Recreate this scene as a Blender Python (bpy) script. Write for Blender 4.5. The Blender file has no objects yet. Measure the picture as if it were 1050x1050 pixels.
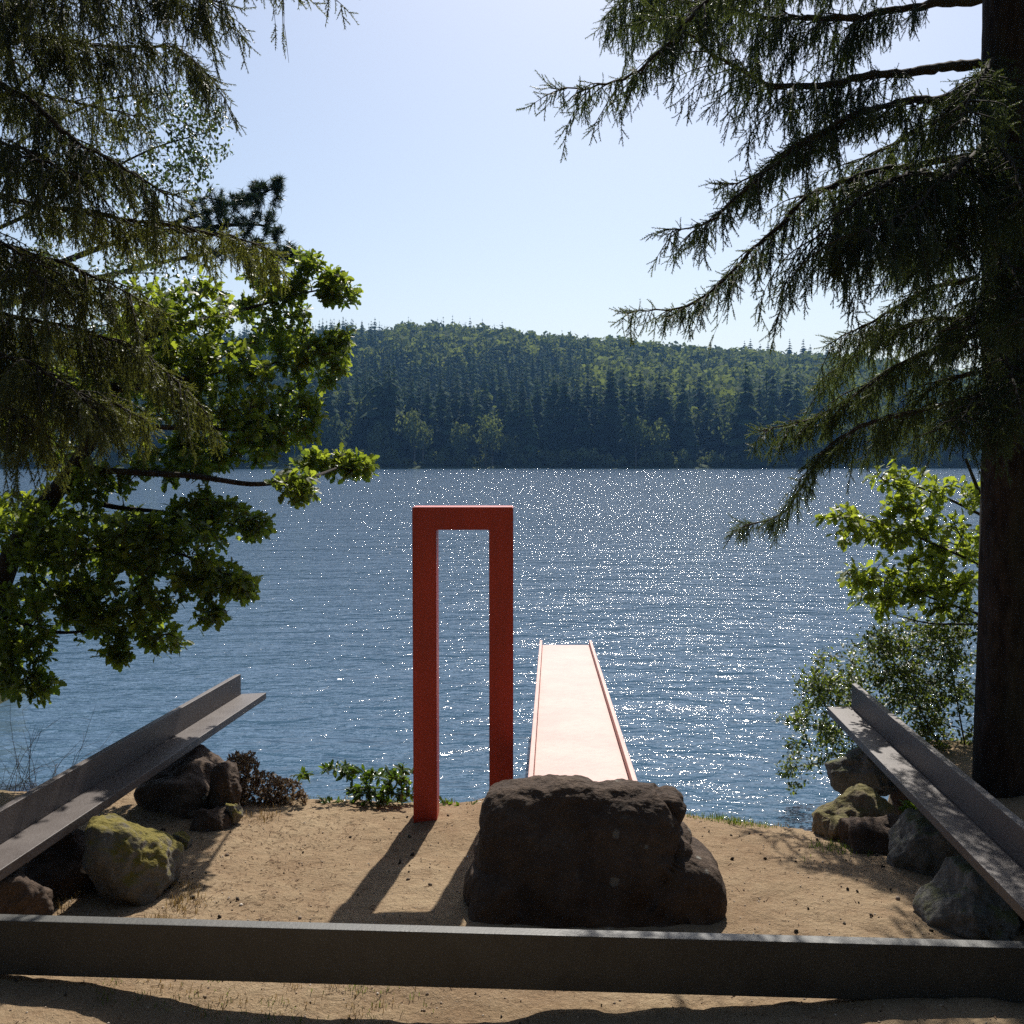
import bpy, bmesh, math, random
import numpy as np
from mathutils import Vector, Matrix, noise

SC = bpy.context.scene
COL = SC.collection
R = math.radians
random.seed(11)
RNG = np.random.default_rng(11)

# ---------------------------------------------------------------- camera, sky, sun, exposure
CAM_Z = 2.4
PITCH = R(2.74)
FPX = 1150.0
cam_d = bpy.data.cameras.new('camera')
cam = bpy.data.objects.new('camera', cam_d)
COL.objects.link(cam)
cam.location = (0, 0, CAM_Z)
cam.rotation_euler = (R(90) - PITCH, 0, 0)
cam_d.sensor_width = 36
cam_d.lens = 36 * FPX / 1050
cam_d.clip_start = 0.05
cam_d.clip_end = 6000
SC.camera = cam

SUN_EL = R(48.5)
SUN_AZ = R(9.5)          # to the right of +Y
W = bpy.data.worlds.new('World')
SC.world = W
W.use_nodes = True
nt = W.node_tree
bg = nt.nodes['Background']
sky = nt.nodes.new('ShaderNodeTexSky')
sky.sky_type = 'NISHITA'
sky.sun_disc = False
sky.sun_elevation = SUN_EL
sky.sun_rotation = SUN_AZ
sky.altitude = 300
sky.air_density = 1.0
sky.dust_density = 1.9
sky.ozone_density = 1.25
nt.links.new(sky.outputs[0], bg.inputs[0])
bg.inputs[1].default_value = 0.093

sun_d = bpy.data.lights.new('sun', 'SUN')
sun_d.energy = 5.0
sun_d.angle = R(0.53)
sun_d.color = (1.0, 0.95, 0.87)
sun = bpy.data.objects.new('sun', sun_d)
COL.objects.link(sun)
sdir = Vector((math.sin(SUN_AZ) * math.cos(SUN_EL), math.cos(SUN_AZ) * math.cos(SUN_EL), math.sin(SUN_EL)))
sun.rotation_euler = sdir.to_track_quat('Z', 'Y').to_euler()
sun.location = (0, 0, 30)

SC.view_settings.view_transform = 'Standard'
SC.view_settings.look = 'None'
SC.view_settings.exposure = 0.35
SC.view_settings.gamma = 1
SC.render.engine = 'CYCLES'
SC.cycles.use_denoising = False
SC.cycles.use_adaptive_sampling = False
SC.cycles.max_bounces = 6
SC.cycles.transparent_max_bounces = 4
SC.cycles.volume_bounces = 0
SC.cycles.sample_clamp_indirect = 6
SC.cycles.caustics_reflective = False
SC.cycles.caustics_refractive = False

# ---------------------------------------------------------------- helpers
def P(px, py, Y):
    """World point that the photograph shows at pixel (px, py), at world distance Y."""
    cx = (px - 525) / FPX
    cy = -(py - 525) / FPX
    dy = math.cos(PITCH) + cy * math.sin(PITCH)
    dz = -math.sin(PITCH) + cy * math.cos(PITCH)
    k = Y / dy
    return np.array((cx * k, Y, CAM_Z + dz * k))

def tag(o, label=None, cat=None, group=None, kind=None):
    if label: o['label'] = label
    if cat: o['category'] = cat
    if group: o['group'] = group
    if kind: o['kind'] = kind
    return o

def empty(name, loc, label=None, cat=None, group=None):
    o = bpy.data.objects.new(name, None)
    o.empty_display_size = 0.2
    o.location = loc
    COL.objects.link(o)
    return tag(o, label, cat, group)

def link(o, parent=None):
    COL.objects.link(o)
    if parent:
        o.parent = parent
        o.matrix_parent_inverse = Matrix.Translation(-Vector(parent.location))
    return o

class Acc:
    """collects triangles and quads"""
    def __init__(self):
        self.v = []; self.f3 = []; self.f4 = []; self.t = []; self.m3 = []; self.m4 = []; self.n = 0
    def add(self, v, f3=None, f4=None, tint=0.5, mat=0):
        v = np.asarray(v, dtype=np.float32).reshape(-1, 3)
        self.v.append(v)
        t = np.empty(len(v), dtype=np.float32); t[:] = tint
        self.t.append(t)
        if f3 is not None and len(f3):
            a = np.asarray(f3, dtype=np.int32).reshape(-1, 3) + self.n
            self.f3.append(a); self.m3.append(np.full(len(a), mat, np.int32))
        if f4 is not None and len(f4):
            a = np.asarray(f4, dtype=np.int32).reshape(-1, 4) + self.n
            self.f4.append(a); self.m4.append(np.full(len(a), mat, np.int32))
        self.n += len(v)
    def inst(self, tv, tf, mats, offs, tint=0.5, tt=None, mat=0):
        """template tv (n,3), tf (m,3), transforms mats (k,3,3), offs (k,3)"""
        if len(offs) == 0: return
        k = len(offs); n = len(tv)
        v = np.einsum('kij,nj->kni', mats, tv) + np.asarray(offs)[:, None, :]
        f = (np.asarray(tf)[None, :, :] + (np.arange(k) * n)[:, None, None]).reshape(-1, 3)
        tint = np.broadcast_to(np.asarray(tint, dtype=np.float32), (k,))
        t = np.repeat(tint, n)
        if tt is not None: t = t + np.tile(tt, k)
        self.add(v.reshape(-1, 3), f3=f, tint=t, mat=mat)
    def tube(self, pts, radii, sides=6, tint=0.5, cap=True, mat=0):
        pts = np.asarray(pts, dtype=float)
        n = len(pts)
        d = np.gradient(pts, axis=0)
        d /= (np.linalg.norm(d, axis=1, keepdims=True) + 1e-9)
        ref = np.array((0, 0, 1.0)) if abs(d[0][2]) < 0.9 else np.array((1.0, 0, 0))
        a = np.cross(d, ref); a /= (np.linalg.norm(a, axis=1, keepdims=True) + 1e-9)
        b = np.cross(d, a)
        ang = np.arange(sides) / sides * 2 * math.pi
        r = np.asarray(radii, dtype=float)
        if r.ndim == 0: r = np.full(n, float(r))
        if r.ndim == 1: r = r[:, None] * np.ones(sides)
        v = pts[:, None, :] + r[:, :, None] * (np.cos(ang)[None, :, None] * a[:, None, :] + np.sin(ang)[None, :, None] * b[:, None, :])
        i = np.arange(n - 1)[:, None] * sides; j = np.arange(sides)[None, :]
        jn = (j + 1) % sides
        f = np.stack([i + j, i + jn, i + sides + jn, i + sides + j], axis=-1).reshape(-1, 4)
        self.add(v.reshape(-1, 3), f4=f, tint=tint, mat=mat)
    def mesh(self, name, mats, smooth=False):
        me = bpy.data.meshes.new(name)
        v = np.concatenate(self.v)
        f3 = np.concatenate(self.f3) if self.f3 else np.zeros((0, 3), np.int32)
        f4 = np.concatenate(self.f4) if self.f4 else np.zeros((0, 4), np.int32)
        mi = np.concatenate([*(self.m3 or [np.zeros(0, np.int32)]), *(self.m4 or [])])
        me.vertices.add(len(v)); me.vertices.foreach_set('co', v.ravel())
        loops = np.concatenate([f3.ravel(), f4.ravel()]).astype(np.int32)
        me.loops.add(len(loops)); me.loops.foreach_set('vertex_index', loops)
        tot = np.concatenate([np.full(len(f3), 3), np.full(len(f4), 4)]).astype(np.int32)
        st = np.concatenate([[0], np.cumsum(tot)[:-1]]).astype(np.int32)
        me.polygons.add(len(tot)); me.polygons.foreach_set('loop_start', st); me.polygons.foreach_set('loop_total', tot)
        me.polygons.foreach_set('material_index', mi.astype(np.int32))
        if smooth: me.polygons.foreach_set('use_smooth', np.ones(len(tot), dtype=bool))
        at = me.attributes.new('tint', 'FLOAT', 'POINT')
        at.data.foreach_set('value', np.concatenate(self.t))
        for m in (mats if isinstance(mats, (list, tuple)) else [mats]): me.materials.append(m)
        me.update(calc_edges=True)
        return me
    def build(self, name, mats, parent=None, smooth=False):
        return link(bpy.data.objects.new(name, self.mesh(name, mats, smooth)), parent)

def box_obj(name, corners8, mat, parent=None, bevel=0.004, sub=None):
    """corners8: 4 bottom then 4 top, counterclockwise"""
    bm = bmesh.new()
    vs = [bm.verts.new(Vector(c)) for c in corners8]
    for f in ((3, 2, 1, 0), (4, 5, 6, 7), (0, 1, 5, 4), (1, 2, 6, 5), (2, 3, 7, 6), (3, 0, 4, 7)):
        bm.faces.new([vs[i] for i in f])
    bmesh.ops.bevel(bm, geom=bm.edges[:], offset=bevel, segments=2, affect='EDGES', profile=0.6)
    bmesh.ops.recalc_face_normals(bm, faces=bm.faces[:])
    me = bpy.data.meshes.new(name); bm.to_mesh(me); bm.free()
    me.materials.append(mat)
    return link(bpy.data.objects.new(name, me), parent)

# ---------------------------------------------------------------- materials
class N:
    def __init__(self, name):
        self.m = bpy.data.materials.new(name); self.m.use_nodes = True
        self.t = self.m.node_tree; self.t.nodes.clear()
        self.out = self.n('ShaderNodeOutputMaterial')
    def n(self, typ, **kw):
        x = self.t.nodes.new(typ)
        for k, v in kw.items(): setattr(x, k, v)
        return x
    def l(self, a, b): self.t.links.new(a, b)
    def coord(self, kind='Object', scale=(1, 1, 1)):
        tc = self.n('ShaderNodeTexCoord'); mp = self.n('ShaderNodeMapping')
        mp.inputs['Scale'].default_value = scale
        self.l(tc.outputs[kind], mp.inputs[0]); return mp.outputs[0]
    def noise(self, vec, scale, detail=4, rough=0.55, dist=0.0):
        x = self.n('ShaderNodeTexNoise'); x.inputs['Scale'].default_value = scale
        x.inputs['Detail'].default_value = detail; x.inputs['Roughness'].default_value = rough
        x.inputs['Distortion'].default_value = dist
        self.l(vec, x.inputs['Vector']); return x.outputs['Fac']
    def ramp(self, fac, stops):
        x = self.n('ShaderNodeValToRGB'); e = x.color_ramp.elements
        while len(e) < len(stops): e.new(0.5)
        for el, (p, c) in zip(e, stops):
            el.position = p; el.color = (c, c, c, 1) if isinstance(c, (int, float)) else (*c, 1)
        self.l(fac, x.inputs[0]); return x.outputs[0]
    def mix(self, fac, a, b, typ='MIX'):
        x = self.n('ShaderNodeMix', data_type='RGBA', blend_type=typ)
        for s, v in ((0, fac), (6, a), (7, b)):
            if isinstance(v, (int, float)): x.inputs[s].default_value = v
            elif isinstance(v, tuple): x.inputs[s].default_value = (*v, 1)
            else: self.l(v, x.inputs[s])
        return x.outputs[2]
    def math(self, op, a, b=0.0, c=None):
        x = self.n('ShaderNodeMath', operation=op)
        for s, v in enumerate((a, b) if c is None else (a, b, c)):
            if isinstance(v, (int, float)): x.inputs[s].default_value = v
            else: self.l(v, x.inputs[s])
        return x.outputs[0]
    def bump(self, h, dist, strength=1.0, nrm=None):
        x = self.n('ShaderNodeBump'); x.inputs['Distance'].default_value = dist
        x.inputs['Strength'].default_value = strength
        self.l(h, x.inputs['Height'])
        if nrm is not None: self.l(nrm, x.inputs['Normal'])
        return x.outputs[0]
    def bsdf(self, col, rough=0.6, nrm=None, metal=0.0, spec=0.5):
        x = self.n('ShaderNodeBsdfPrincipled')
        for k, v in (('Base Color', col), ('Roughness', rough), ('Metallic', metal), ('Specular IOR Level', spec)):
            if isinstance(v, tuple): x.inputs[k].default_value = (*v, 1)
            elif isinstance(v, (int, float)): x.inputs[k].default_value = v
            else: self.l(v, x.inputs[k])
        if nrm is not None: self.l(nrm, x.inputs['Normal'])
        return x
    def done(self, sh):
        self.l(sh, self.out.inputs[0]); return self.m

def leaf_mat(name, dark, light, trans, tfac=0.45, rough=0.4, spec=0.5):
    k = N(name)
    at = k.n('ShaderNodeAttribute', attribute_name='tint')
    fac = at.outputs['Fac']
    if name.startswith('far_'):
        oi = k.n('ShaderNodeObjectInfo')
        fac = k.math('ADD', fac, k.math('MULTIPLY', k.math('SUBTRACT', oi.outputs['Random'], 0.5), 0.7))
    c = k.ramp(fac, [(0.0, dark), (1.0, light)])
    b = k.bsdf(c, rough, spec=spec)
    tr = k.n('ShaderNodeBsdfTranslucent')
    c2 = k.mix(1.0, c, trans, 'MULTIPLY')
    k.l(c2, tr.inputs[0])
    ms = k.n('ShaderNodeMixShader'); ms.inputs[0].default_value = tfac
    k.l(b.outputs[0], ms.inputs[1]); k.l(tr.outputs[0], ms.inputs[2])
    return k.done(ms.outputs[0])

def wood_mat(name, a, b, scale=6, bump=0.01):
    k = N(name); v = k.coord('Object', (1, 1, 0.25))
    n1 = k.noise(v, scale * 4, 6, 0.65); n2 = k.noise(v, scale, 3)
    c = k.mix(k.ramp(n1, [(0.35, 0.0), (0.65, 1.0)]), a, b)
    c = k.mix(k.ramp(n2, [(0.5, 0.0), (0.75, 0.5)]), c, (b[0] * 0.9, b[1] * 1.3, b[2] * 1.1))
    return k.done(k.bsdf(c, 0.9, k.bump(n1, bump, 1.0), spec=0.2).outputs[0])

def rock_mat(name, a, b, moss=0.0, lichen=0.3, mossc=(0.13, 0.12, 0.025)):
    k = N(name); v = k.coord('Object')
    n1 = k.noise(v, 4.5, 8, 0.62); n2 = k.noise(v, 26, 6, 0.7); n3 = k.noise(v, 2.2, 4, 0.6)
    c = k.mix(k.ramp(n1, [(0.32, 0.0), (0.68, 1.0)]), a, b)
    c = k.mix(0.55, c, k.ramp(n2, [(0.3, 0.25), (0.7, 0.95)]), 'MULTIPLY')
    vo = k.n('ShaderNodeTexVoronoi'); vo.inputs['Scale'].default_value = 7.5
    k.l(v, vo.inputs['Vector'])
    ld = k.math('ADD', vo.outputs['Distance'], k.math('MULTIPLY', k.math('ADD', n2, n1), 0.45))
    lf = k.math('MULTIPLY', k.ramp(ld, [(0.58, 1.0), (0.64, 0.0)]), k.ramp(n3, [(0.5, 0.0), (0.62, lichen)]))
    c = k.mix(lf, c, (0.30, 0.29, 0.25))
    if moss:
        g = k.n('ShaderNodeNewGeometry'); s = k.n('ShaderNodeSeparateXYZ'); k.l(g.outputs['Normal'], s.inputs[0])
        f = k.math('ADD', k.math('MULTIPLY', s.outputs[2], 0.35), n1)
        c = k.mix(k.ramp(f, [(0.78 - moss * 0.35, 0.0), (0.90 - moss * 0.3, 1.0)]), c,
                  k.mix(n2, (mossc[0] * 0.45, mossc[1] * 0.6, mossc[2]), mossc))
    h = k.math('ADD', k.math('MULTIPLY', n1, 1.0), k.math('MULTIPLY', n2, 0.38))
    return k.done(k.bsdf(c, 0.88, k.bump(h, 0.075), spec=0.3).outputs[0])

def sand_mat():
    k = N('sandy_soil'); v = k.coord('Object')
    n1 = k.noise(v, 1.1, 6, 0.6); n2 = k.noise(v, 30, 6, 0.75); n3 = k.noise(v, 140, 4, 0.7); n4 = k.noise(v, 7, 5, 0.7)
    c = k.mix(k.ramp(n1, [(0.3, 0.0), (0.7, 1.0)]), (0.275, 0.190, 0.112), (0.395, 0.295, 0.182))
    c = k.mix(k.ramp(n4, [(0.35, 0.45), (0.6, 0.0)]), c, (0.24, 0.15, 0.085))
    c = k.mix(k.ramp(n2, [(0.3, 0.6), (0.5, 0.0)]), c, (0.15, 0.09, 0.05))
    c = k.mix(k.ramp(n3, [(0.58, 0.0), (0.72, 0.7)]), c, (0.62, 0.52, 0.40))
    sx = k.n('ShaderNodeSeparateXYZ'); k.l(v, sx.inputs[0])
    e = k.math('ADD', k.math('ABSOLUTE', sx.outputs[0]), k.math('MULTIPLY', n4, 1.4))
    e2 = k.math('ADD', k.math('MULTIPLY', k.ramp(k.math('DIVIDE', e, 10.0), [(0.42, 0.0), (0.50, 1.0)]), 1.0), 0.0)
    c = k.mix(e2, c, k.mix(n2, (0.035, 0.04, 0.018), (0.10, 0.10, 0.04)))
    h = k.math('ADD', k.math('ADD', k.math('MULTIPLY', n2, 0.6), k.math('MULTIPLY', n3, 0.25)), k.math('MULTIPLY', n4, 1.6))
    return k.done(k.bsdf(c, 0.95, k.bump(h, 0.028), spec=0.15).outputs[0])

def forest_floor_mat():
    k = N('forest_floor'); v = k.coord('Object')
    n1 = k.noise(v, 0.08, 6); 
    c = k.mix(n1, (0.02, 0.03, 0.012), (0.05, 0.07, 0.02))
    return k.done(k.bsdf(c, 0.95, spec=0.1).outputs[0])

def steel_mat(name, a, b, rough=0.45, metal=0.35):
    k = N(name); v = k.coord('Object'); v2 = k.coord('Object', (1, 0.2, 1))
    n1 = k.noise(v, 3.5, 7, 0.65); n2 = k.noise(v, 60, 4, 0.7); n3 = k.noise(v2, 14, 5, 0.6)
    c = k.mix(k.ramp(n1, [(0.3, 0.0), (0.7, 1.0)]), a, b)
    c = k.mix(k.ramp(n3, [(0.5, 0.0), (0.8, 0.5)]), c, (a[0] * 0.45, a[1] * 0.38, a[2] * 0.34))
    c = k.mix(k.ramp(n2, [(0.62, 0.0), (0.75, 0.5)]), c, (0.22, 0.21, 0.20))
    r = k.math('ADD', k.math('MULTIPLY', n1, 0.25), rough - 0.1)
    h = k.math('ADD', n2, k.math('MULTIPLY', n1, 1.5))
    return k.done(k.bsdf(c, r, k.bump(h, 0.002), metal).outputs[0])

def paint_mat(name, a, b, rough, spec=0.5, coat=0.0, metal=0.0, chips=True):
    k = N(name); v = k.coord('Object')
    n1 = k.noise(v, 2.2, 6, 0.6); n2 = k.noise(v, 45, 5, 0.7)
    v3 = k.coord('Object', (6, 6, 0.5)); n3 = k.noise(v3, 3, 5, 0.6)
    c = k.mix(k.ramp(n1, [(0.3, 0.0), (0.7, 1.0)]), a, b)
    c = k.mix(k.ramp(n3, [(0.45, 0.0), (0.8, 0.55)]), c, (a[0] * 0.6, a[1] * 0.6, a[2] * 0.6))
    if chips: c = k.mix(k.ramp(n2, [(0.66, 0.0), (0.72, 0.6)]), c, (a[0] * 0.4, a[1] * 0.6, a[2] * 0.6))
    r = k.math('ADD', k.math('MULTIPLY', n1, 0.15), rough - 0.07)
    x = k.bsdf(c, r, k.bump(k.math('ADD', n2, n1), 0.0015), metal, spec)
    return k.done(x.outputs[0])

def water_mat():
    k = N('lake_water')
    tc = k.n('ShaderNodeTexCoord')
    def wv(scale, rot, sx, sy, detail, rough=0.5, dist=0.0):
        mp = k.n('ShaderNodeMapping'); mp.inputs['Rotation'].default_value = (0, 0, R(rot)); mp.inputs['Scale'].default_value = (sx, sy, 1)
        k.l(tc.outputs['Object'], mp.inputs[0])
        return k.noise(mp.outputs[0], scale, detail, rough, dist)
    big = wv(0.55, 14, 0.45, 1.0, 2)
    mid = wv(2.1, -8, 0.5, 1.0, 3, 0.55, 0.3)
    small = wv(8.0, 22, 0.6, 1.0, 3, 0.6, 0.4)
    gust = wv(0.035, 8, 0.5, 1.0, 3)
    amp = k.ramp(gust, [(0.35, 0.72), (0.65, 1.12)])
    sy = k.n('ShaderNodeSeparateXYZ'); k.l(tc.outputs['Object'], sy.inputs[0])
    lee = k.ramp(k.math('DIVIDE', sy.outputs[1], 200.0), [(0.04, 0.74), (0.30, 1.0)])   # calmer in the lee of the bank
    amp = k.math('MULTIPLY', amp, lee)
    h = k.math('ADD', k.math('MULTIPLY', big, 0.30), k.math('MULTIPLY', mid, 0.26))
    h = k.math('ADD', h, k.math('MULTIPLY', small, 0.060))
    h = k.math('MULTIPLY', h, amp)
    b = k.bsdf((0.060, 0.118, 0.185), 0.06, k.bump(h, 1.0), 0.0, 0.5)
    b.inputs['IOR'].default_value = 1.33
    return k.done(b.outputs[0])

M = {}
M['sand'] = sand_mat()
M['floor'] = forest_floor_mat()
M['water'] = water_mat()
M['bark'] = wood_mat('spruce_bark', (0.018, 0.013, 0.012), (0.062, 0.046, 0.040), 5, 0.03)
M['twig'] = wood_mat('twig_bark', (0.03, 0.024, 0.018), (0.08, 0.062, 0.048), 20, 0.002)
M['dry'] = wood_mat('dry_stems', (0.16, 0.09, 0.055), (0.26, 0.17, 0.11), 20, 0.001)
M['needle'] = leaf_mat('spruce_needles', (0.030, 0.044, 0.026), (0.15, 0.185, 0.065), (1.5, 1.5, 0.7), 0.42, 0.45, 0.35)
M['needle_old'] = leaf_mat('yellowing_spruce_needles', (0.030, 0.040, 0.024), (0.165, 0.185, 0.060), (1.5, 1.4, 0.6), 0.42, 0.45, 0.35)
M['pine'] = leaf_mat('pine_needles', (0.02, 0.04, 0.025), (0.05, 0.08, 0.045), (1.2, 1.2, 0.7), 0.3)
M['oak'] = leaf_mat('oak_leaves', (0.045, 0.072, 0.018), (0.19, 0.225, 0.050), (2.2, 2.2, 0.8), 0.53, 0.42, 0.4)
M['willow'] = leaf_mat('shrub_leaves', (0.03, 0.045, 0.018), (0.15, 0.185, 0.045), (2.1, 2.1, 0.7), 0.40, 0.4, 0.5)
M['birch'] = leaf_mat('birch_leaves', (0.04, 0.06, 0.025), (0.10, 0.13, 0.05), (1.5, 1.6, 0.9), 0.35, 0.35, 0.6)
M['laurel'] = leaf_mat('glossy_leaves', (0.03, 0.06, 0.015), (0.11, 0.17, 0.03), (1.9, 1.9, 0.6), 0.35, 0.28, 0.6)
M['drygrass'] = leaf_mat('dry_grass', (0.20, 0.13, 0.06), (0.34, 0.26, 0.13), (1.2, 1.1, 0.8), 0.3, 0.7, 0.2)
M['deadleaf'] = leaf_mat('dead_leaves', (0.12, 0.075, 0.045), (0.32, 0.24, 0.15), (1.2, 1.1, 0.9), 0.3, 0.7, 0.2)
M['grass'] = leaf_mat('green_grass', (0.05, 0.09, 0.02), (0.14, 0.19, 0.04), (1.7, 1.7, 0.6), 0.4, 0.5, 0.3)
M['conifer'] = leaf_mat('far_conifer', (0.007, 0.018, 0.012), (0.040, 0.068, 0.030), (1.3, 1.3, 0.7), 0.2, 0.9, 0.05)
M['broad'] = leaf_mat('far_broadleaf', (0.040, 0.058, 0.026), (0.135, 0.160, 0.070), (1.6, 1.6, 0.7), 0.35, 0.9, 0.05)
M['rock'] = rock_mat('brown_rock', (0.066, 0.042, 0.029), (0.155, 0.104, 0.070), 0.0, 0.9)
M['rock_grey'] = rock_mat('grey_rock', (0.13, 0.125, 0.11), (0.26, 0.25, 0.225), 0.25, 0.6, (0.16, 0.15, 0.05))
M['rock_moss'] = rock_mat('mossy_rock', (0.17, 0.15, 0.12), (0.32, 0.29, 0.24), 0.55, 0.5, (0.27, 0.20, 0.03))
M['rock_tan'] = rock_mat('tan_rock', (0.22, 0.17, 0.11), (0.38, 0.31, 0.21), 0.45, 0.4, (0.22, 0.17, 0.05))
M['steel'] = steel_mat('weathered_steel', (0.052, 0.036, 0.030), (0.094, 0.074, 0.065), 0.5, 0.0)
M['steel_dark'] = steel_mat('dark_steel', (0.040, 0.039, 0.034), (0.068, 0.066, 0.058), 0.5, 0.0)
M['red'] = paint_mat('red_paint', (0.43, 0.028, 0.010), (0.54, 0.040, 0.014), 0.45)
M['deck'] = paint_mat('faded_red_paint', (0.42, 0.20, 0.155), (0.52, 0.28, 0.225), 0.50, 0.9, chips=False)

# ---------------------------------------------------------------- terrain
WATER_Z = -0.75

def shore_y(x):
    y = 8.15 + 0.18 * math.sin(x * 1.7 + 0.6) + 0.10 * math.sin(x * 4.1)
    if x < -5.6: y += min((-5.6 - x) * 6.0, 6.5)
    if x > 0.5: y -= 0.75 * min(1, (x - 0.5) / 1.6)
    if x > 2.5: y += min((x - 2.5) * 2.4, 2.2)
    if x > 5.6: y += min((x - 5.6) * 5.0, 4.0)
    return y

def ground_z(x, y):
    s = shore_y(x)
    z = -0.03 + 0.05 * noise.noise(Vector((x * 0.7, y * 0.7, 3.1))) + 0.018 * noise.noise(Vector((x * 3, y * 3, 1.0)))
    z += 0.010 * noise.noise(Vector((x * 7, y * 7, 5.0))) + 0.006 * noise.noise(Vector((x * 17, y * 17, 5.0)))
    if y < 4.5: z += (4.5 - y) * 0.16
    # trough under the front beam, its bottom bare
    z -= 0.075 * math.exp(-((x + 0.75) / 0.95) ** 4) * math.exp(-((y - 4.8) / 0.5) ** 2)
    z += 0.045 * math.exp(-((x + 2.4) / 0.5) ** 2) * math.exp(-((y - 4.7) / 0.5) ** 2)
    z += 0.05 * math.exp(-((x - 1.9) / 0.8) ** 2) * math.exp(-((y - 4.6) / 0.5) ** 2)
    # banks beside the beams
    e = y - s
    if abs(x) < 40 and y < 60:
        z += 0.22 * max(0, min(1, (abs(x) - 3.2) / 2.5)) * max(0, min(1, (9.5 - y) / 2))
    if e > -0.45:
        q = min(1, (e + 0.45) / 0.9)
        z -= 0.10 * q
    if e > 0:
        z -= min(e * 1.6, 1.4) + min(e * 0.12, 2.5)
    return z

def build_ground():
    xs = np.concatenate([np.linspace(-60, -7, 22)[:-1], np.linspace(-7, 7, 320), np.linspace(7, 60, 22)[1:]])
    ys = np.concatenate([np.linspace(-60, 2.5, 24)[:-1], np.linspace(2.5, 10.5, 230), np.linspace(10.5, 60, 26)[1:]])
    nx, ny = len(xs), len(ys)
    v = np.empty((ny, nx, 3))
    for j, y in enumerate(ys):
        for i, x in enumerate(xs):
            v[j, i] = (x, y, ground_z(float(x), float(y)))
    a = Acc()
    jj, ii = np.meshgrid(np.arange(ny - 1), np.arange(nx - 1), indexing='ij')
    q = (jj * nx + ii)
    f = np.stack([q, q + 1, q + nx + 1, q + nx], -1).reshape(-1, 4)
    a.add(v, f4=f)
    o = a.build('ground', M['sand'], smooth=True)
    tag(o, kind='structure')
build_ground()

a = Acc()
a.add([(-1500, -300, WATER_Z), (1500, -300, WATER_Z), (1500, 1200, WATER_Z), (-1500, 1200, WATER_Z)], f4=[(0, 1, 2, 3)])
tag(a.build('lake_water', M['water']), kind='structure')

FAR_Y = 345.0
def interp(x, tab):
    return float(np.interp(x, [t[0] for t in tab], [t[1] for t in tab]))
RIDGE = [(-400, 330), (0, 338), (270, 340), (330, 337), (520, 337), (560, 344), (620, 350), (700, 356), (800, 362), (880, 366), (960, 381), (1050, 386), (1500, 400)]
def far_shore(x):
    return FAR_Y + 8 * math.sin(x * 0.013) + 5 * math.sin(x * 0.041 + 2) + 2.5 * math.sin(x * 0.11 + 1)
def hill_z(x, y):
    sy = far_shore(x)
    if y < sy: return WATER_Z - 1.5 * min(1, (sy - y) / 10)
    px = 525 + FPX * x / y
    top = CAM_Z + (470 - interp(px, RIDGE)) / FPX * 760 - 21
    q = (y - sy) / (760 - sy)
    if q < 1:
        w = 0.30 * q + 0.70 * (q * q * (3 - 2 * q))
        z = WATER_Z + 0.6 + (top) * w
    else:
        z = WATER_Z + 0.6 + top - (y - 760) * 0.05
    return z + 3.0 * noise.noise(Vector((x * 0.011, y * 0.011, 0))) * min(1, q * 4)
def build_hills():
    xs = np.linspace(-900, 900, 120)
    ys = np.concatenate([np.linspace(325, 400, 16)[:-1], np.linspace(400, 1500, 60)])
    nx, ny = len(xs), len(ys)
    v = np.array([[(x, y, hill_z(float(x), float(y))) for x in xs] for y in ys])
    a = Acc()
    jj, ii = np.meshgrid(np.arange(ny - 1), np.arange(nx - 1), indexing='ij')
    q = (jj * nx + ii)
    a.add(v, f4=np.stack([q, q + 1, q + nx + 1, q + nx], -1).reshape(-1, 4))
    tag(a.build('hills', M['floor'], smooth=True), kind='structure')
build_hills()

# ---------------------------------------------------------------- haze
HAZE = True
if HAZE:
    bm = bmesh.new()
    bmesh.ops.create_cube(bm, size=1)
    me = bpy.data.meshes.new('haze')
    for v in bm.verts:
        v.co = Vector((v.co.x * 3400, v.co.y * 2400 + 690, -8 + (v.co.z + 0.5) * 150))
    bm.to_mesh(me); bm.free()
    k = N('haze_air')
    pv = k.n('ShaderNodeVolumePrincipled')
    pv.inputs['Color'].default_value = (0.24, 0.52, 1.0, 1)
    pv.inputs['Density'].default_value = 0.00016
    pv.inputs['Anisotropy'].default_value = 0.2
    k.l(pv.outputs[0], k.out.inputs[1])
    me.materials.append(k.m)
    tag(link(bpy.data.objects.new('haze', me)), kind='stuff')

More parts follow.
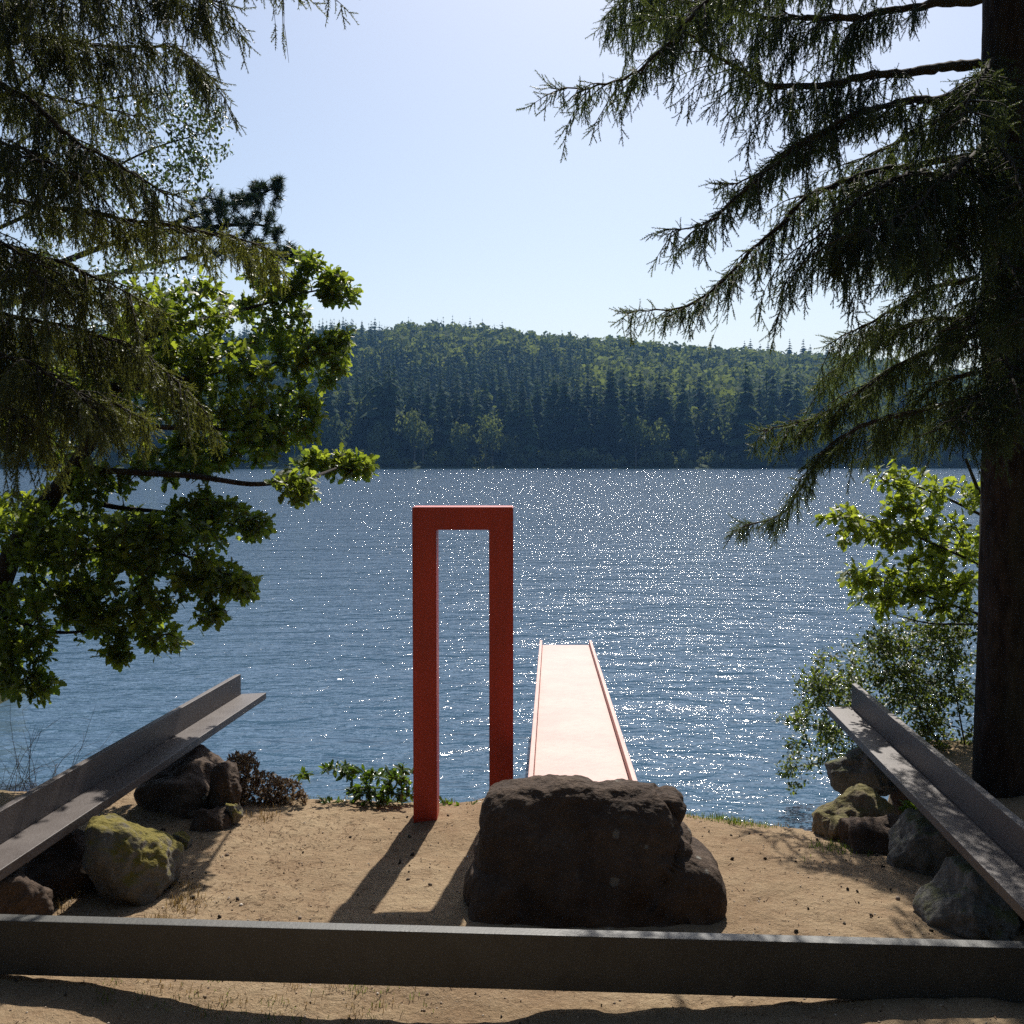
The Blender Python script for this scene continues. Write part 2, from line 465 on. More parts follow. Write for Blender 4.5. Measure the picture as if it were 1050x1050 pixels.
# ---------------------------------------------------------------- far wood
def conifer_template(seed, whorls, per, h=1.0, w=0.16):
    r = np.random.default_rng(seed); a = Acc()
    a.tube([(0, 0, -0.05), (0, 0, 0.5), (0, 0, 0.99)], [0.014, 0.009, 0.001], 4, tint=0.0, mat=1)
    for i in range(whorls):
        t = (i + 0.5 * r.random()) / whorls
        z = 0.10 + 0.90 * t
        rad = w * (1 - t) ** 0.85 * (0.75 + 0.4 * r.random()) + 0.006
        n = max(3, int(per * (1 - 0.5 * t)))
        a0 = r.random() * 6.28
        for j in range(n):
            an = a0 + j / n * 6.283 + r.normal() * 0.25
            L = rad * (0.6 + 0.7 * r.random())
            dr = L * (0.35 + 0.5 * r.random())
            wd = L * 0.50 + 0.004
            c, s = math.cos(an), math.sin(an)
            p0 = (0, 0, z + 0.004); tip = (c * L, s * L, z - dr)
            m1 = (c * L * 0.55 - s * wd, s * L * 0.55 + c * wd, z - dr * 0.55 - 0.008)
            m2 = (c * L * 0.55 + s * wd, s * L * 0.55 - c * wd, z - dr * 0.55 - 0.008)
            m0 = (c * L * 0.55, s * L * 0.55, z - dr * 0.30)
            a.add([p0, m1, tip, m2, m0], f3=[(0, 1, 4), (1, 2, 4), (2, 3, 4), (3, 0, 4)], tint=r.random() * 0.8 + 0.2 * t)
    return a

def broad_template(seed, n, leaf):
    r = np.random.default_rng(seed); a = Acc()
    a.tube([(0, 0, -0.05), (0.01, 0, 0.3), (0, 0.01, 0.6)], [0.03, 0.022, 0.008], 5, tint=0.0, mat=1)
    blobs = [(r.normal() * 0.15, r.normal() * 0.15, 0.42 + 0.42 * r.random(), 0.14 + 0.1 * r.random()) for _ in range(9)]
    blobs.append((0, 0, 0.6, 0.27)); blobs.append((0, 0, 0.85, 0.13))
    for i in range(n):
        b = blobs[int(r.random() * len(blobs))]
        d = r.normal(size=3); d /= np.linalg.norm(d)
        p = np.array(b[:3]) + d * b[3] * (0.75 + 0.25 * r.random())
        nrm = d + r.normal(size=3) * 0.5; nrm /= np.linalg.norm(nrm)
        u = np.cross(nrm, r.normal(size=3)); u /= np.linalg.norm(u); w_ = np.cross(nrm, u)
        s = leaf * (0.6 + 0.8 * r.random())
        a.add([p + u * s, p + w_ * s * 0.7 + nrm * s * 0.3, p - u * s, p - w_ * s * 0.7 - nrm * s * 0.2], f3=[(0, 1, 2), (0, 2, 3)], tint=r.random())
    return a

M['far_trunk'] = wood_mat('far_trunk', (0.06, 0.05, 0.04), (0.14, 0.12, 0.10), 1, 0.0)
def tri_arrays(a):
    v = np.concatenate(a.v); f = np.concatenate(a.f3); t = np.concatenate(a.t)
    q = np.concatenate(a.f4) if a.f4 else np.zeros((0, 4), int)
    f = np.concatenate([f, q[:, :3], q[:, [0, 2, 3]]]); return v, f, t

def build_far_wood():
    r = np.random.default_rng(5)
    con_hi = [conifer_template(20 + i, 20, 9, w=0.165 + 0.022 * i).mesh('conifer', [M['conifer'], M['far_trunk']]) for i in range(5)]
    bro_hi = [broad_template(40 + i, 620, 0.034).mesh('broadleaf_tree', [M['broad'], M['far_trunk']]) for i in range(4)]
    con_lo = [tri_arrays(conifer_template(60 + i, 14, 7, w=0.17 + 0.02 * i)) for i in range(4)]
    bro_lo = [tri_arrays(broad_template(80 + i, 170, 0.07)) for i in range(4)]
    spots = []
    y = FAR_Y + 2
    while y < 860:
        step = 7.3 + (y - FAR_Y) * 0.002
        half = y * 0.58 + 20
        x = -half + r.random() * step
        while x < half:
            xx = x + r.normal() * step * 0.28; yy = y + r.normal() * step * 0.3
            x += step
            z = hill_z(xx, yy)
            if z < WATER_Z + 0.2 or yy < far_shore(xx) + 5: continue
            px = 525 + FPX * xx / yy
            q = (yy - FAR_Y) / 415
            # where broadleaf grows: upper slope and the right half
            nz = noise.noise(Vector((xx * 0.012, yy * 0.008, 7)))
            pb = 0.04
            if px > 400: pb = max(pb, (q - 0.50) * 3.5 + nz * 0.4)
            if px > 600: pb = max(pb, 0.72 * min(1, max(0, (q - 0.06) * 6)) + nz * 0.6)
            if px > 860: pb = max(pb, 0.55)
            if q > 0.93 and px < 530: pb = 0.25
            broad = r.random() < pb
            spots.append((yy, xx, z, broad))
        y += step * 0.85
    spots.sort()
    lo = Acc(); cnt_c = cnt_b = 0
    binc = [[] for _ in range(4)]; binb = [[] for _ in range(4)]
    first = {}
    def single(me, label, cat, group, x, y, z, h, wide):
        o = bpy.data.objects.new(cat.replace(' ', '_') if cat != 'tree' else 'broadleaf_tree', me)
        o.location = (x, y, z); o.scale = (h * wide, h * wide, h); o.rotation_euler = (0, 0, r.random() * 6.28)
        COL.objects.link(o); tag(o, label, cat, group)
    # pale broadleaf trees that stand out along the dark far shore
    for (px, py, hh) in ((345, 424, 13), (388, 432, 13), (425, 420, 16), (434, 432, 12), (470, 432, 13), (498, 425, 15), (505, 432, 12), (522, 444, 11), (652, 428, 14), (676, 430, 13), (770, 438, 12)):
        yy = FAR_Y; xx = (px - 525) / FPX * yy; yy = far_shore(xx) + 1.5 + r.random() * 2; xx = (px - 525) / FPX * yy
        z = CAM_Z + (470 - py) / FPX * yy - hh
        z = max(hill_z(xx, yy), min(z, hill_z(xx, yy) + 0.2))
        hh = CAM_Z + (470 - py) / FPX * yy - z
        single(bro_hi[int(r.random() * 4)], 'pale broadleaf tree in front of the dark conifers on the far shore', 'tree',
               'pale broadleaf trees along the far shore', xx, yy, z, hh, 0.75)
    # spiky firs that break the skyline
    for px, ex in [(x_, 3 + 5 * r.random()) for x_ in (330, 341, 352, 372, 380, 408, 416, 436, 444, 448, 463, 477, 483, 497, 505, 527, 633, 637, 762, 768, 778, 786, 791, 808, 822, 829, 846, 868)]:
        yy = 742 + r.random() * 16; xx = (px - 525) / FPX * yy; z = hill_z(xx, yy)
        single(con_hi[int(r.random() * 5)], 'pointed fir breaking the skyline of the far wooded ridge', 'conifer',
               'firs on the skyline of the far ridge', xx, yy, z, 17 + ex + (5 if 755 < px < 850 else 0), 1.15)
    for (yy, xx, z, broad) in spots:
        px = 525 + FPX * xx / yy
        sz = 0.62 + 0.72 * r.random()
        if broad:
            hh = 17 * sz
            if cnt_b < 60 and 280 < px < 1060:
                cnt_b += 1
                single(bro_hi[int(r.random() * 4)], 'green rounded broadleaf tree in the wood across the lake', 'tree', 'broadleaf trees in the wood across the lake', xx, yy, z, hh, 1.1)
            else: binb[int(r.random() * 4)].append((xx, yy, z, hh, 1.15))
        else:
            hh = (25 if yy < FAR_Y + 60 else 21) * sz
            if cnt_c < 230 and 240 < px < 1080:
                cnt_c += 1
                single(con_hi[int(r.random() * 5)], 'tall dark conifer in the dense stand across the lake', 'conifer', 'dark conifers along the far shore', xx, yy, z, hh, 1.0)
            else: binc[int(r.random() * 4)].append((xx, yy, z, hh, 1.0))
    for k_ in range(420):
        xx = r.uniform(-230, 230); yy = far_shore(xx) + 0.6 + r.random() * 3.5
        binb[int(r.random() * 4)].append((xx, yy, hill_z(xx, yy) - 0.6, 2.2 + 4.5 * r.random() ** 2, 1.3))
    for bins, tp, m in ((binc, con_lo, 0), (binb, bro_lo, 1)):
        for lst, (tv, tf, tt) in zip(bins, tp):
            if not lst: continue
            arr = np.array(lst); k = len(arr); an = r.random(k) * 6.283
            mats = np.zeros((k, 3, 3)); c, s = np.cos(an), np.sin(an); h = arr[:, 3]
            mats[:, 0, 0] = c * h; mats[:, 0, 1] = -s * h; mats[:, 1, 0] = s * h; mats[:, 1, 1] = c * h; mats[:, 2, 2] = h
            lo.inst(tv, tf, mats, arr[:, :3], tint=r.random(k) * 0.6 - 0.3, tt=tt, mat=m)
    tag(lo.build('forest', [M['conifer'], M['broad']]), kind='stuff')
    print('far trees', len(spots), cnt_b, cnt_c)
build_far_wood()

def shade_trees_behind():
    """unseen trees added behind the camera to block sky light from the bank"""
    r = np.random.default_rng(77); acc = Acc()
    tp = [tri_arrays(broad_template(90 + i, 420, 0.055)) for i in range(3)]
    for i in range(46):
        x = r.uniform(-24, 24); y = -3.5 - 16 * r.random() ** 0.8
        if i < 10: x = -16 + i * 3.6 + r.normal() * 0.6; y = -4.5 - r.random() * 2.5
        h = r.uniform(13, 19); an = r.random() * 6.28; c, s_ = math.cos(an) * h * .75, math.sin(an) * h * .75
        tv, tf, tt = tp[i % 3]
        acc.inst(tv, tf, np.array([[[c, -s_, 0], [s_, c, 0], [0, 0, h]]]), np.array([[x, y, ground_z(x, y)]]), tint=r.random() * 0.3 - 0.15, tt=tt)
    tag(acc.build('added_shade_trees', [M['broad']]), kind='stuff')  # added out of view to deepen shade on the camera-facing sides
shade_trees_behind()

# ---------------------------------------------------------------- rocks
def ico(sub):
    bm = bmesh.new(); bmesh.ops.create_icosphere(bm, subdivisions=sub, radius=1)
    v = np.array([x.co[:] for x in bm.verts]); f = np.array([[q.index for q in x.verts] for x in bm.faces]); bm.free()
    v /= np.linalg.norm(v, axis=1, keepdims=True)
    return v, f
ICO5 = ico(6); ICO3 = ico(3)

def fract(p, s, seed, oct_=4):
    q = Vector((p[0] * s + seed * 7.3, p[1] * s - seed * 3.1, p[2] * s + seed))
    return noise.fractal(q, 1.0, 2.1, oct_)

def rock(name, center, size, seed, mat, label=None, group=None, cuts=15, amp=0.055, sharp=34, rot=None, lean=None, base=None):
    r = np.random.default_rng(seed); v, f = ICO5
    n = r.normal(size=(cuts, 3)); n /= np.linalg.norm(n, axis=1, keepdims=True)
    d = 0.62 + 0.36 * r.random(cuts)
    n = np.concatenate([n, [(0, 0, 1), (0, 0, -1), (1, 0, 0), (-1, 0, 0), (0, 1, 0), (0, -1, 0)]]); d = np.concatenate([d, [0.85, 0.9, 0.95, 0.95, 0.9, 0.9]])
    k = np.clip(v @ n.T / d, 0, None)
    rad = (k ** sharp).sum(1) ** (-1.0 / sharp)
    p = v * rad[:, None] * np.array(size) * 0.5
    if lean is not None:
        p[:, 0] += p[:, 2] * lean[0]; p[:, 1] += p[:, 2] * lean[1]
    if rot is not None:
        c, s = math.cos(R(rot)), math.sin(R(rot)); p[:, :2] = p[:, :2] @ np.array([[c, s], [-s, c]])
    sc = float(np.mean(size))
    disp = np.array([fract(q, 1.9 / sc, seed, 3) * amp * 1.5 + fract(q, 6.0 / sc, seed + 3, 6) * amp * 0.75 for q in p]) * sc
    p = p + v * disp[:, None]
    a = Acc(); a.add(p, f3=f)
    o = a.build(name, mat, smooth=True); o.location = center
    tag(o, label, 'rock' if size[0] > 0.35 else 'stone', group)
    return o

def center_rock():
    pts = [(478, 958), (478, 920), (488, 890), (496, 868), (497, 832), (503, 811), (516, 802), (560, 799), (612, 801), (660, 806), (696, 813), (705, 824), (706, 852), (716, 872), (735, 890), (744, 905), (747, 930), (747, 962)]
    Y0 = 5.93; w = np.array([P(x, y, Y0) for x, y in pts])
    c = np.array((float((w[:, 0].min() + w[:, 0].max()) / 2), Y0 + 0.17, 0.22))
    u, h = w[:, 0] - c[0], w[:, 2] - c[2]
    h = np.where(h > 0, h * 0.84, h)
    th = np.arctan2(h, u); rr = np.hypot(u, h)
    low = th < -0.0
    th_all = list(th); r_all = list(rr)
    for x_, z_ in ((0.66, -0.35), (0.3, -0.42), (-0.3, -0.42), (-0.62, -0.38)):
        th_all.append(math.atan2(z_, x_)); r_all.append(math.hypot(x_, z_))
    o = np.argsort(th_all); ta = np.array(th_all)[o]; ra = np.array(r_all)[o]
    ta = np.concatenate([ta - 2 * math.pi, ta, ta + 2 * math.pi]); ra = np.tile(ra, 3)
    v, f = ico(7)
    rho = np.hypot(v[:, 0], v[:, 2]); t = np.arctan2(v[:, 2], v[:, 0])
    Rr = np.interp(t, ta, ra)
    q = np.clip(rho, 0, 1) ** 0.30
    x = np.cos(t) * Rr * q; z = np.sin(t) * Rr * q
    T = np.where(v[:, 1] < 0, 0.27, 0.20)
    y = np.sign(v[:, 1]) * T * np.abs(v[:, 1]) ** 0.42
    # broader at the foot, thinner at the top
    wy = np.interp(z, [-0.4, 0.0, 0.36], [1.35, 1.1, 0.60]); y = y * wy
    y = y + z * 0.14
    p = np.stack([x, y, z], 1)
    # a crack and a broken right shoulder on the front
    disp = np.array([fract(s_, 1.8, 6, 4) * 0.028 + fract(s_, 5.0, 5, 6) * 0.034 for s_ in p])
    cr = np.abs(p[:, 0] - (0.40 + 0.10 * np.sin(p[:, 2] * 9) - p[:, 2] * 0.12))
    disp -= 0.030 * np.exp(-(cr / 0.016) ** 2) * (p[:, 2] > -0.1)
    cr2 = np.abs(p[:, 2] - (0.02 + 0.12 * p[:, 0] + 0.03 * np.sin(p[:, 0] * 8)))
    disp -= 0.018 * np.exp(-(cr2 / 0.014) ** 2)
    nn = v * np.array((1, 0.8, 1))
    p = p + nn * disp[:, None]
    a = Acc(); a.add(p, f3=f)
    o = a.build('rock', M['rock'], smooth=True); o.location = c
    tag(o, 'large dark brown block of rock in the middle, red ramp rising from behind its top', 'rock')
center_rock()

G_L = 'rocks under the left steel bench'; G_R = 'rocks under the right steel bench'
def rk(px, py, Y, size, seed, mat, label, **kw):
    c = P(px, py, Y)
    return rock('rock' if size[0] > 0.35 else 'stone', c, size, seed, M[mat], label, **kw)
rk(190, 828, 7.85, (0.82, 1.05, 0.88), 3, 'rock', 'big dark rock propping up the far end of the left steel bench', amp=0.05, lean=(-0.10, 0))
rk(231, 812, 7.5, (0.24, 0.30, 0.46), 8, 'rock', 'small dark rock between the big dark rock and the dead brown shrub')
rk(222, 845, 7.25, (0.30, 0.3, 0.3), 18, 'rock', 'low dark rock at the foot of the big dark rock under the left bench')
rk(134, 888, 6.2, (0.56, 0.55, 0.66), 45, 'rock_moss', 'pointed rock with yellow green moss beside the left steel bench', sharp=12, lean=(-0.30, 0))
rk(172, 868, 6.85, (0.12, 0.14, 0.18), 9, 'rock_tan', 'small pale tan stone beside the mossy pointed rock')
rk(186, 867, 6.9, (0.14, 0.14, 0.19), 29, 'rock_moss', 'small yellow topped stone between the mossy and big dark rocks')
rk(240, 833, 7.3, (0.11, 0.12, 0.14), 12, 'rock_moss', 'tiny yellow mossy stone at the foot of the dead brown shrub')
rk(62, 905, 6.35, (0.60, 0.7, 0.78), 14, 'rock', 'shaded rock under the near half of the left steel bench')
rk(-5, 935, 5.7, (0.60, 0.6, 0.60), 15, 'rock', 'dark rock at the left edge under the steel bench')
rk(893, 789, 8.2, (0.66, 0.6, 0.47), 21, 'rock_grey', 'grey rock on top of the others under the far end of the right bench')
rk(955, 830, 8.0, (0.6, 0.7, 0.8), 31, 'rock', 'dark rock hidden behind the right steel bench in its shade')
rk(876, 848, 7.4, (0.56, 0.55, 0.56), 22, 'rock_tan', 'tan mossy topped rock at the water end of the right rock row')
rk(849, 862, 7.3, (0.18, 0.2, 0.42), 32, 'rock_tan', 'small brown rock at the water edge left of the tan mossy rock')
rk(905, 880, 7.0, (0.55, 0.5, 0.62), 33, 'rock', 'black shaded rock between the tan rock and the tall grey rock')
rk(953, 884, 6.6, (0.50, 0.5, 0.70), 23, 'rock_grey', 'tall grey rock in the middle of the right rock row')
rk(1003, 943, 5.75, (0.50, 0.5, 0.60), 24, 'rock_grey', 'rounded grey rock nearest the front beam on the right')
rk(1062, 925, 5.85, (0.5, 0.5, 0.6), 34, 'rock', 'dark rock at the right edge below the steel bench')
rk(941, 937, 6.1, (0.15, 0.14, 0.05), 25, 'rock_tan', 'thin flat stone slab lying on the sand beside the right rocks')

# ---------------------------------------------------------------- steel benches and front beam
def lbench(far_in, far_out, near_in, near_out, zs, h, label, side):
    """L-section: seat plate between inner and outer lines, back plate standing on the inner line"""
    fi, fo, ni, no = [np.array(q, float) for q in (far_in, far_out, near_in, near_out)]
    root = empty('steel_bench', (float(ni[0]), float(ni[1]), 0), label, 'bench', 'steel benches on rocks at either side')
    zt = zs; zb = zs - 0.055
    box_obj('seat', [(*no, zb), (*fo, zb), (*fi, zb), (*ni, zb), (*no, zt), (*fo, zt), (*fi, zt), (*ni, zt)], M['steel'], root)
    d = (fi - fo) / np.linalg.norm(fi - fo) * 0.045
    s = (fi - fo) / np.linalg.norm(fi - fo) * 0.003
    box_obj('backrest', [(*(ni + s), zb), (*(fi + s), zb), (*(fi + s + d), zb), (*(ni + s + d), zb), (*(ni + s), zt + h), (*(fi + s), zt + h), (*(fi + s + d), zt + h), (*(ni + s + d), zt + h)], M['steel'], root)
    return root
lbench((-2.30, 9.45), (-2.10, 9.5), (-2.77, 4.5), (-2.57, 4.5), 0.40, 0.17, 'grey steel bench with low back on rocks left of the red frame', -1)
lbench((2.73, 8.95), (2.54, 8.95), (2.40, 3.9), (2.21, 3.9), 0.40, 0.19, 'brownish steel bench with low back on rocks beside the right tree trunk', 1)

A0 = P(-160, 939.5, 5.08); A1 = P(1210, 976.5, 4.80)
t_ = 0.075; hh = 0.255
beam = box_obj('steel_beam', [(A0[0], A0[1], A0[2] - hh), (A1[0], A1[1], A1[2] - hh), (A1[0], A1[1] + t_, A1[2] - hh), (A0[0], A0[1] + t_, A0[2] - hh),
                (A0[0], A0[1], A0[2]), (A1[0], A1[1], A1[2]), (A1[0], A1[1] + t_, A1[2]), (A0[0], A0[1] + t_, A0[2])], M['steel_dark'], None, bevel=0.006)
tag(beam, 'long dark steel beam lying across the foreground', 'beam')

# ---------------------------------------------------------------- red frame
def red_frame():
    Y0 = 7.36; D = 0.25
    xl, xr = P(423.3, 700, Y0)[0], P(526.3, 700, Y0)[0]
    il, ir = P(447.6, 700, Y0)[0], P(501.6, 700, Y0)[0]
    zt = P(470, 520, Y0)[2]; zi = P(470, 543.4, Y0)[2]
    bm = bmesh.new()
    prof = [(xl, -0.3), (il, -0.3), (il, zi), (ir, zi), (ir, -0.3), (xr, -0.3), (xr, zt), (xl, zt)]
    root_loc = ((xl + xr) / 2, Y0, 0)
    v0 = [bm.verts.new((x, Y0, z)) for x, z in prof]; v1 = [bm.verts.new((x, Y0 + D, z)) for x, z in prof]
    bm.faces.new(v0); bm.faces.new(v1[::-1])
    for i in range(8): bm.faces.new([v0[(i + 1) % 8], v0[i], v1[i], v1[(i + 1) % 8]])
    bmesh.ops.recalc_face_normals(bm, faces=bm.faces[:])
    bmesh.ops.bevel(bm, geom=bm.edges[:], offset=0.005, segments=2, affect='EDGES')
    me = bpy.data.meshes.new('doorway_frame'); bm.to_mesh(me); bm.free(); me.materials.append(M['red'])
    o = link(bpy.data.objects.new('doorway_frame', me))
    tag(o, 'tall narrow red painted doorway frame standing on the sand at the water edge', 'frame')
red_frame()

# ---------------------------------------------------------------- ramp over the water
def ramp():
    ya, yb = 6.42, 13.3
    nl, nr = P(541.5, 803, 6.6), P(652, 806, 6.6)
    fl, fr = P(553.5, 661, yb), P(606.5, 661, yb)
    def line(a, b, y):
        t = (y - a[1]) / (b[1] - a[1]); return a + (b - a) * t
    nl = line(nl, fl, ya); nr = line(nr, fr, ya)
    nl[2] = nr[2] = (nl[2] + nr[2]) / 2; 
    root = empty('ramp', (float((nl[0] + nr[0]) / 2), ya, 0), 'long faded red ramp jutting out over the lake behind the middle rock', 'ramp')
    rim = 0.030; zr = 0.055; th = 0.05
    def bar(name, x0a, x1a, x0b, x1b, za0, za1, dzb, y1=yb):
        box_obj(name, [(x0a, ya, nl[2] + za0), (x1a, ya, nl[2] + za0), (x1b, y1, fl[2] + za0), (x0b, y1, fl[2] + za0),
                       (x0a, ya, nl[2] + za1), (x1a, ya, nl[2] + za1), (x1b, y1, fl[2] + za1), (x0b, y1, fl[2] + za1)], M['deck'], root, bevel=0.003)
    bar('deck', nl[0] + rim + 0.002, nr[0] - rim - 0.002, fl[0] + rim + 0.002, fr[0] - rim - 0.002, -th, 0, 0, yb - 0.02)
    bar('rim', nl[0], nl[0] + rim, fl[0], fl[0] + rim, -0.13, zr, 0)
    bar('rim', nr[0] - rim, nr[0], fr[0] - rim, fr[0], -0.13, zr, 0)
    px_ = (nl[0] + nr[0]) / 2 + 0.05
    box_obj('post', [(px_ - .06, 7.6, -1.3), (px_ + .06, 7.6, -1.3), (px_ + .06, 7.72, -1.3), (px_ - .06, 7.72, -1.3),
                     (px_ - .06, 7.6, 0.345), (px_ + .06, 7.6, 0.345), (px_ + .06, 7.72, 0.345), (px_ - .06, 7.72, 0.345)], M['deck'], root)
ramp()

# ---------------------------------------------------------------- spruces
def basis(d, roll):
    d = d / (np.linalg.norm(d, axis=1, keepdims=True) + 1e-9)
    ref = np.where(np.abs(d[:, 2:3]) < 0.9, np.array([[0, 0, 1.0]]), np.array([[1.0, 0, 0]]))
    a = np.cross(d, ref); a /= (np.linalg.norm(a, axis=1, keepdims=True) + 1e-9); b = np.cross(d, a)
    c, s = np.cos(roll)[:, None], np.sin(roll)[:, None]
    u = a * c + b * s; w = -a * s + b * c
    return np.stack([u, w, d], axis=2)

def needle_tassel(L, seed, per_m=330, nl=0.017, wn=0.0050, sub=True):
    """a hanging spruce twig, pointing along +Z, needles all round"""
    r = np.random.default_rng(seed); n = int(L * per_m)
    v = []; f = []; t = []
    bend = r.normal(size=2) * 0.14 * L
    def cpos(s): return np.array((bend[0] * s * s, bend[1] * s * s, L * s))
    rad = 0.0022
    for s in (0, 0.5, 1):
        c = cpos(s)
        for j in range(3):
            an = j * 2.094; v.append(c + np.array((math.cos(an), math.sin(an), 0)) * rad * (1 - 0.7 * s)); t.append(-0.3)
    for q in (0, 3):
        for j in range(3):
            jn = (j + 1) % 3; f += [(q + j, q + jn, q + 3 + jn), (q + j, q + 3 + jn, q + 3 + j)]
    for i in range(n):
        s = (i + r.random()) / n; c = cpos(s); an = i * 2.39996 + r.normal() * 0.3
        el = 0.75 + 0.25 * r.normal() - 0.25 * s
        d = np.array((math.cos(an) * math.sin(el), math.sin(an) * math.sin(el), math.cos(el)))
        side = np.cross(d, (math.cos(an + 1.2), math.sin(an + 1.2), 0.3)); side /= np.linalg.norm(side)
        l = nl * (0.75 + 0.5 * r.random()) * (1 - 0.25 * s)
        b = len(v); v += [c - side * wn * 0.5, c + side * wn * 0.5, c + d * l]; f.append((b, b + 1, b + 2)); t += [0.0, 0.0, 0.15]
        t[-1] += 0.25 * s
    v = np.array(v); f = np.array(f); t = np.array(t, dtype=np.float32)
    if L > 0.12 and sub:
        parts = [(v, f, t)]
        for q in range(int(L / 0.045)):
            sl = 0.035 + 0.035 * r.random(); sv, sf, st = needle_tassel(sl, seed * 31 + q + 5, per_m, nl * 0.9, wn, False)
            an = r.random() * 6.283; el = 0.45 + 0.35 * r.random()
            B = basis(np.array([(math.cos(an) * math.sin(el), math.sin(an) * math.sin(el), math.cos(el))]), np.array([0.0]))[0]
            parts.append((sv @ B.T + cpos((q + 0.6) / (L / 0.045) * 0.85), sf, st))
        o = 0; V = []; F = []; T = []
        for pv_, pf_, pt_ in parts: V.append(pv_); F.append(pf_ + o); T.append(pt_); o += len(pv_)
        v, f, t = np.concatenate(V), np.concatenate(F), np.concatenate(T)
    return v, f, t

TL = [0.08, 0.13, 0.19, 0.27]
TASS = [[needle_tassel(L, 100 + i * 7 + j) for j in range(3)] for i, L in enumerate(TL)]

def smooth_path(pts, step):
    pts = np.array(pts, float)
    seg = np.linalg.norm(np.diff(pts, axis=0), axis=1); L = np.concatenate([[0], np.cumsum(seg)])
    n = max(4, int(L[-1] / step)); s = np.linspace(0, L[-1], n)
    # catmull-like: cubic smoothing of linear interpolation
    q = np.stack([np.interp(s, L, pts[:, i]) for i in range(3)], 1)
    for _ in range(3):
        q[1:-1] = (q[:-2] + 2 * q[1:-1] + q[2:]) / 4
    return q, L[-1]

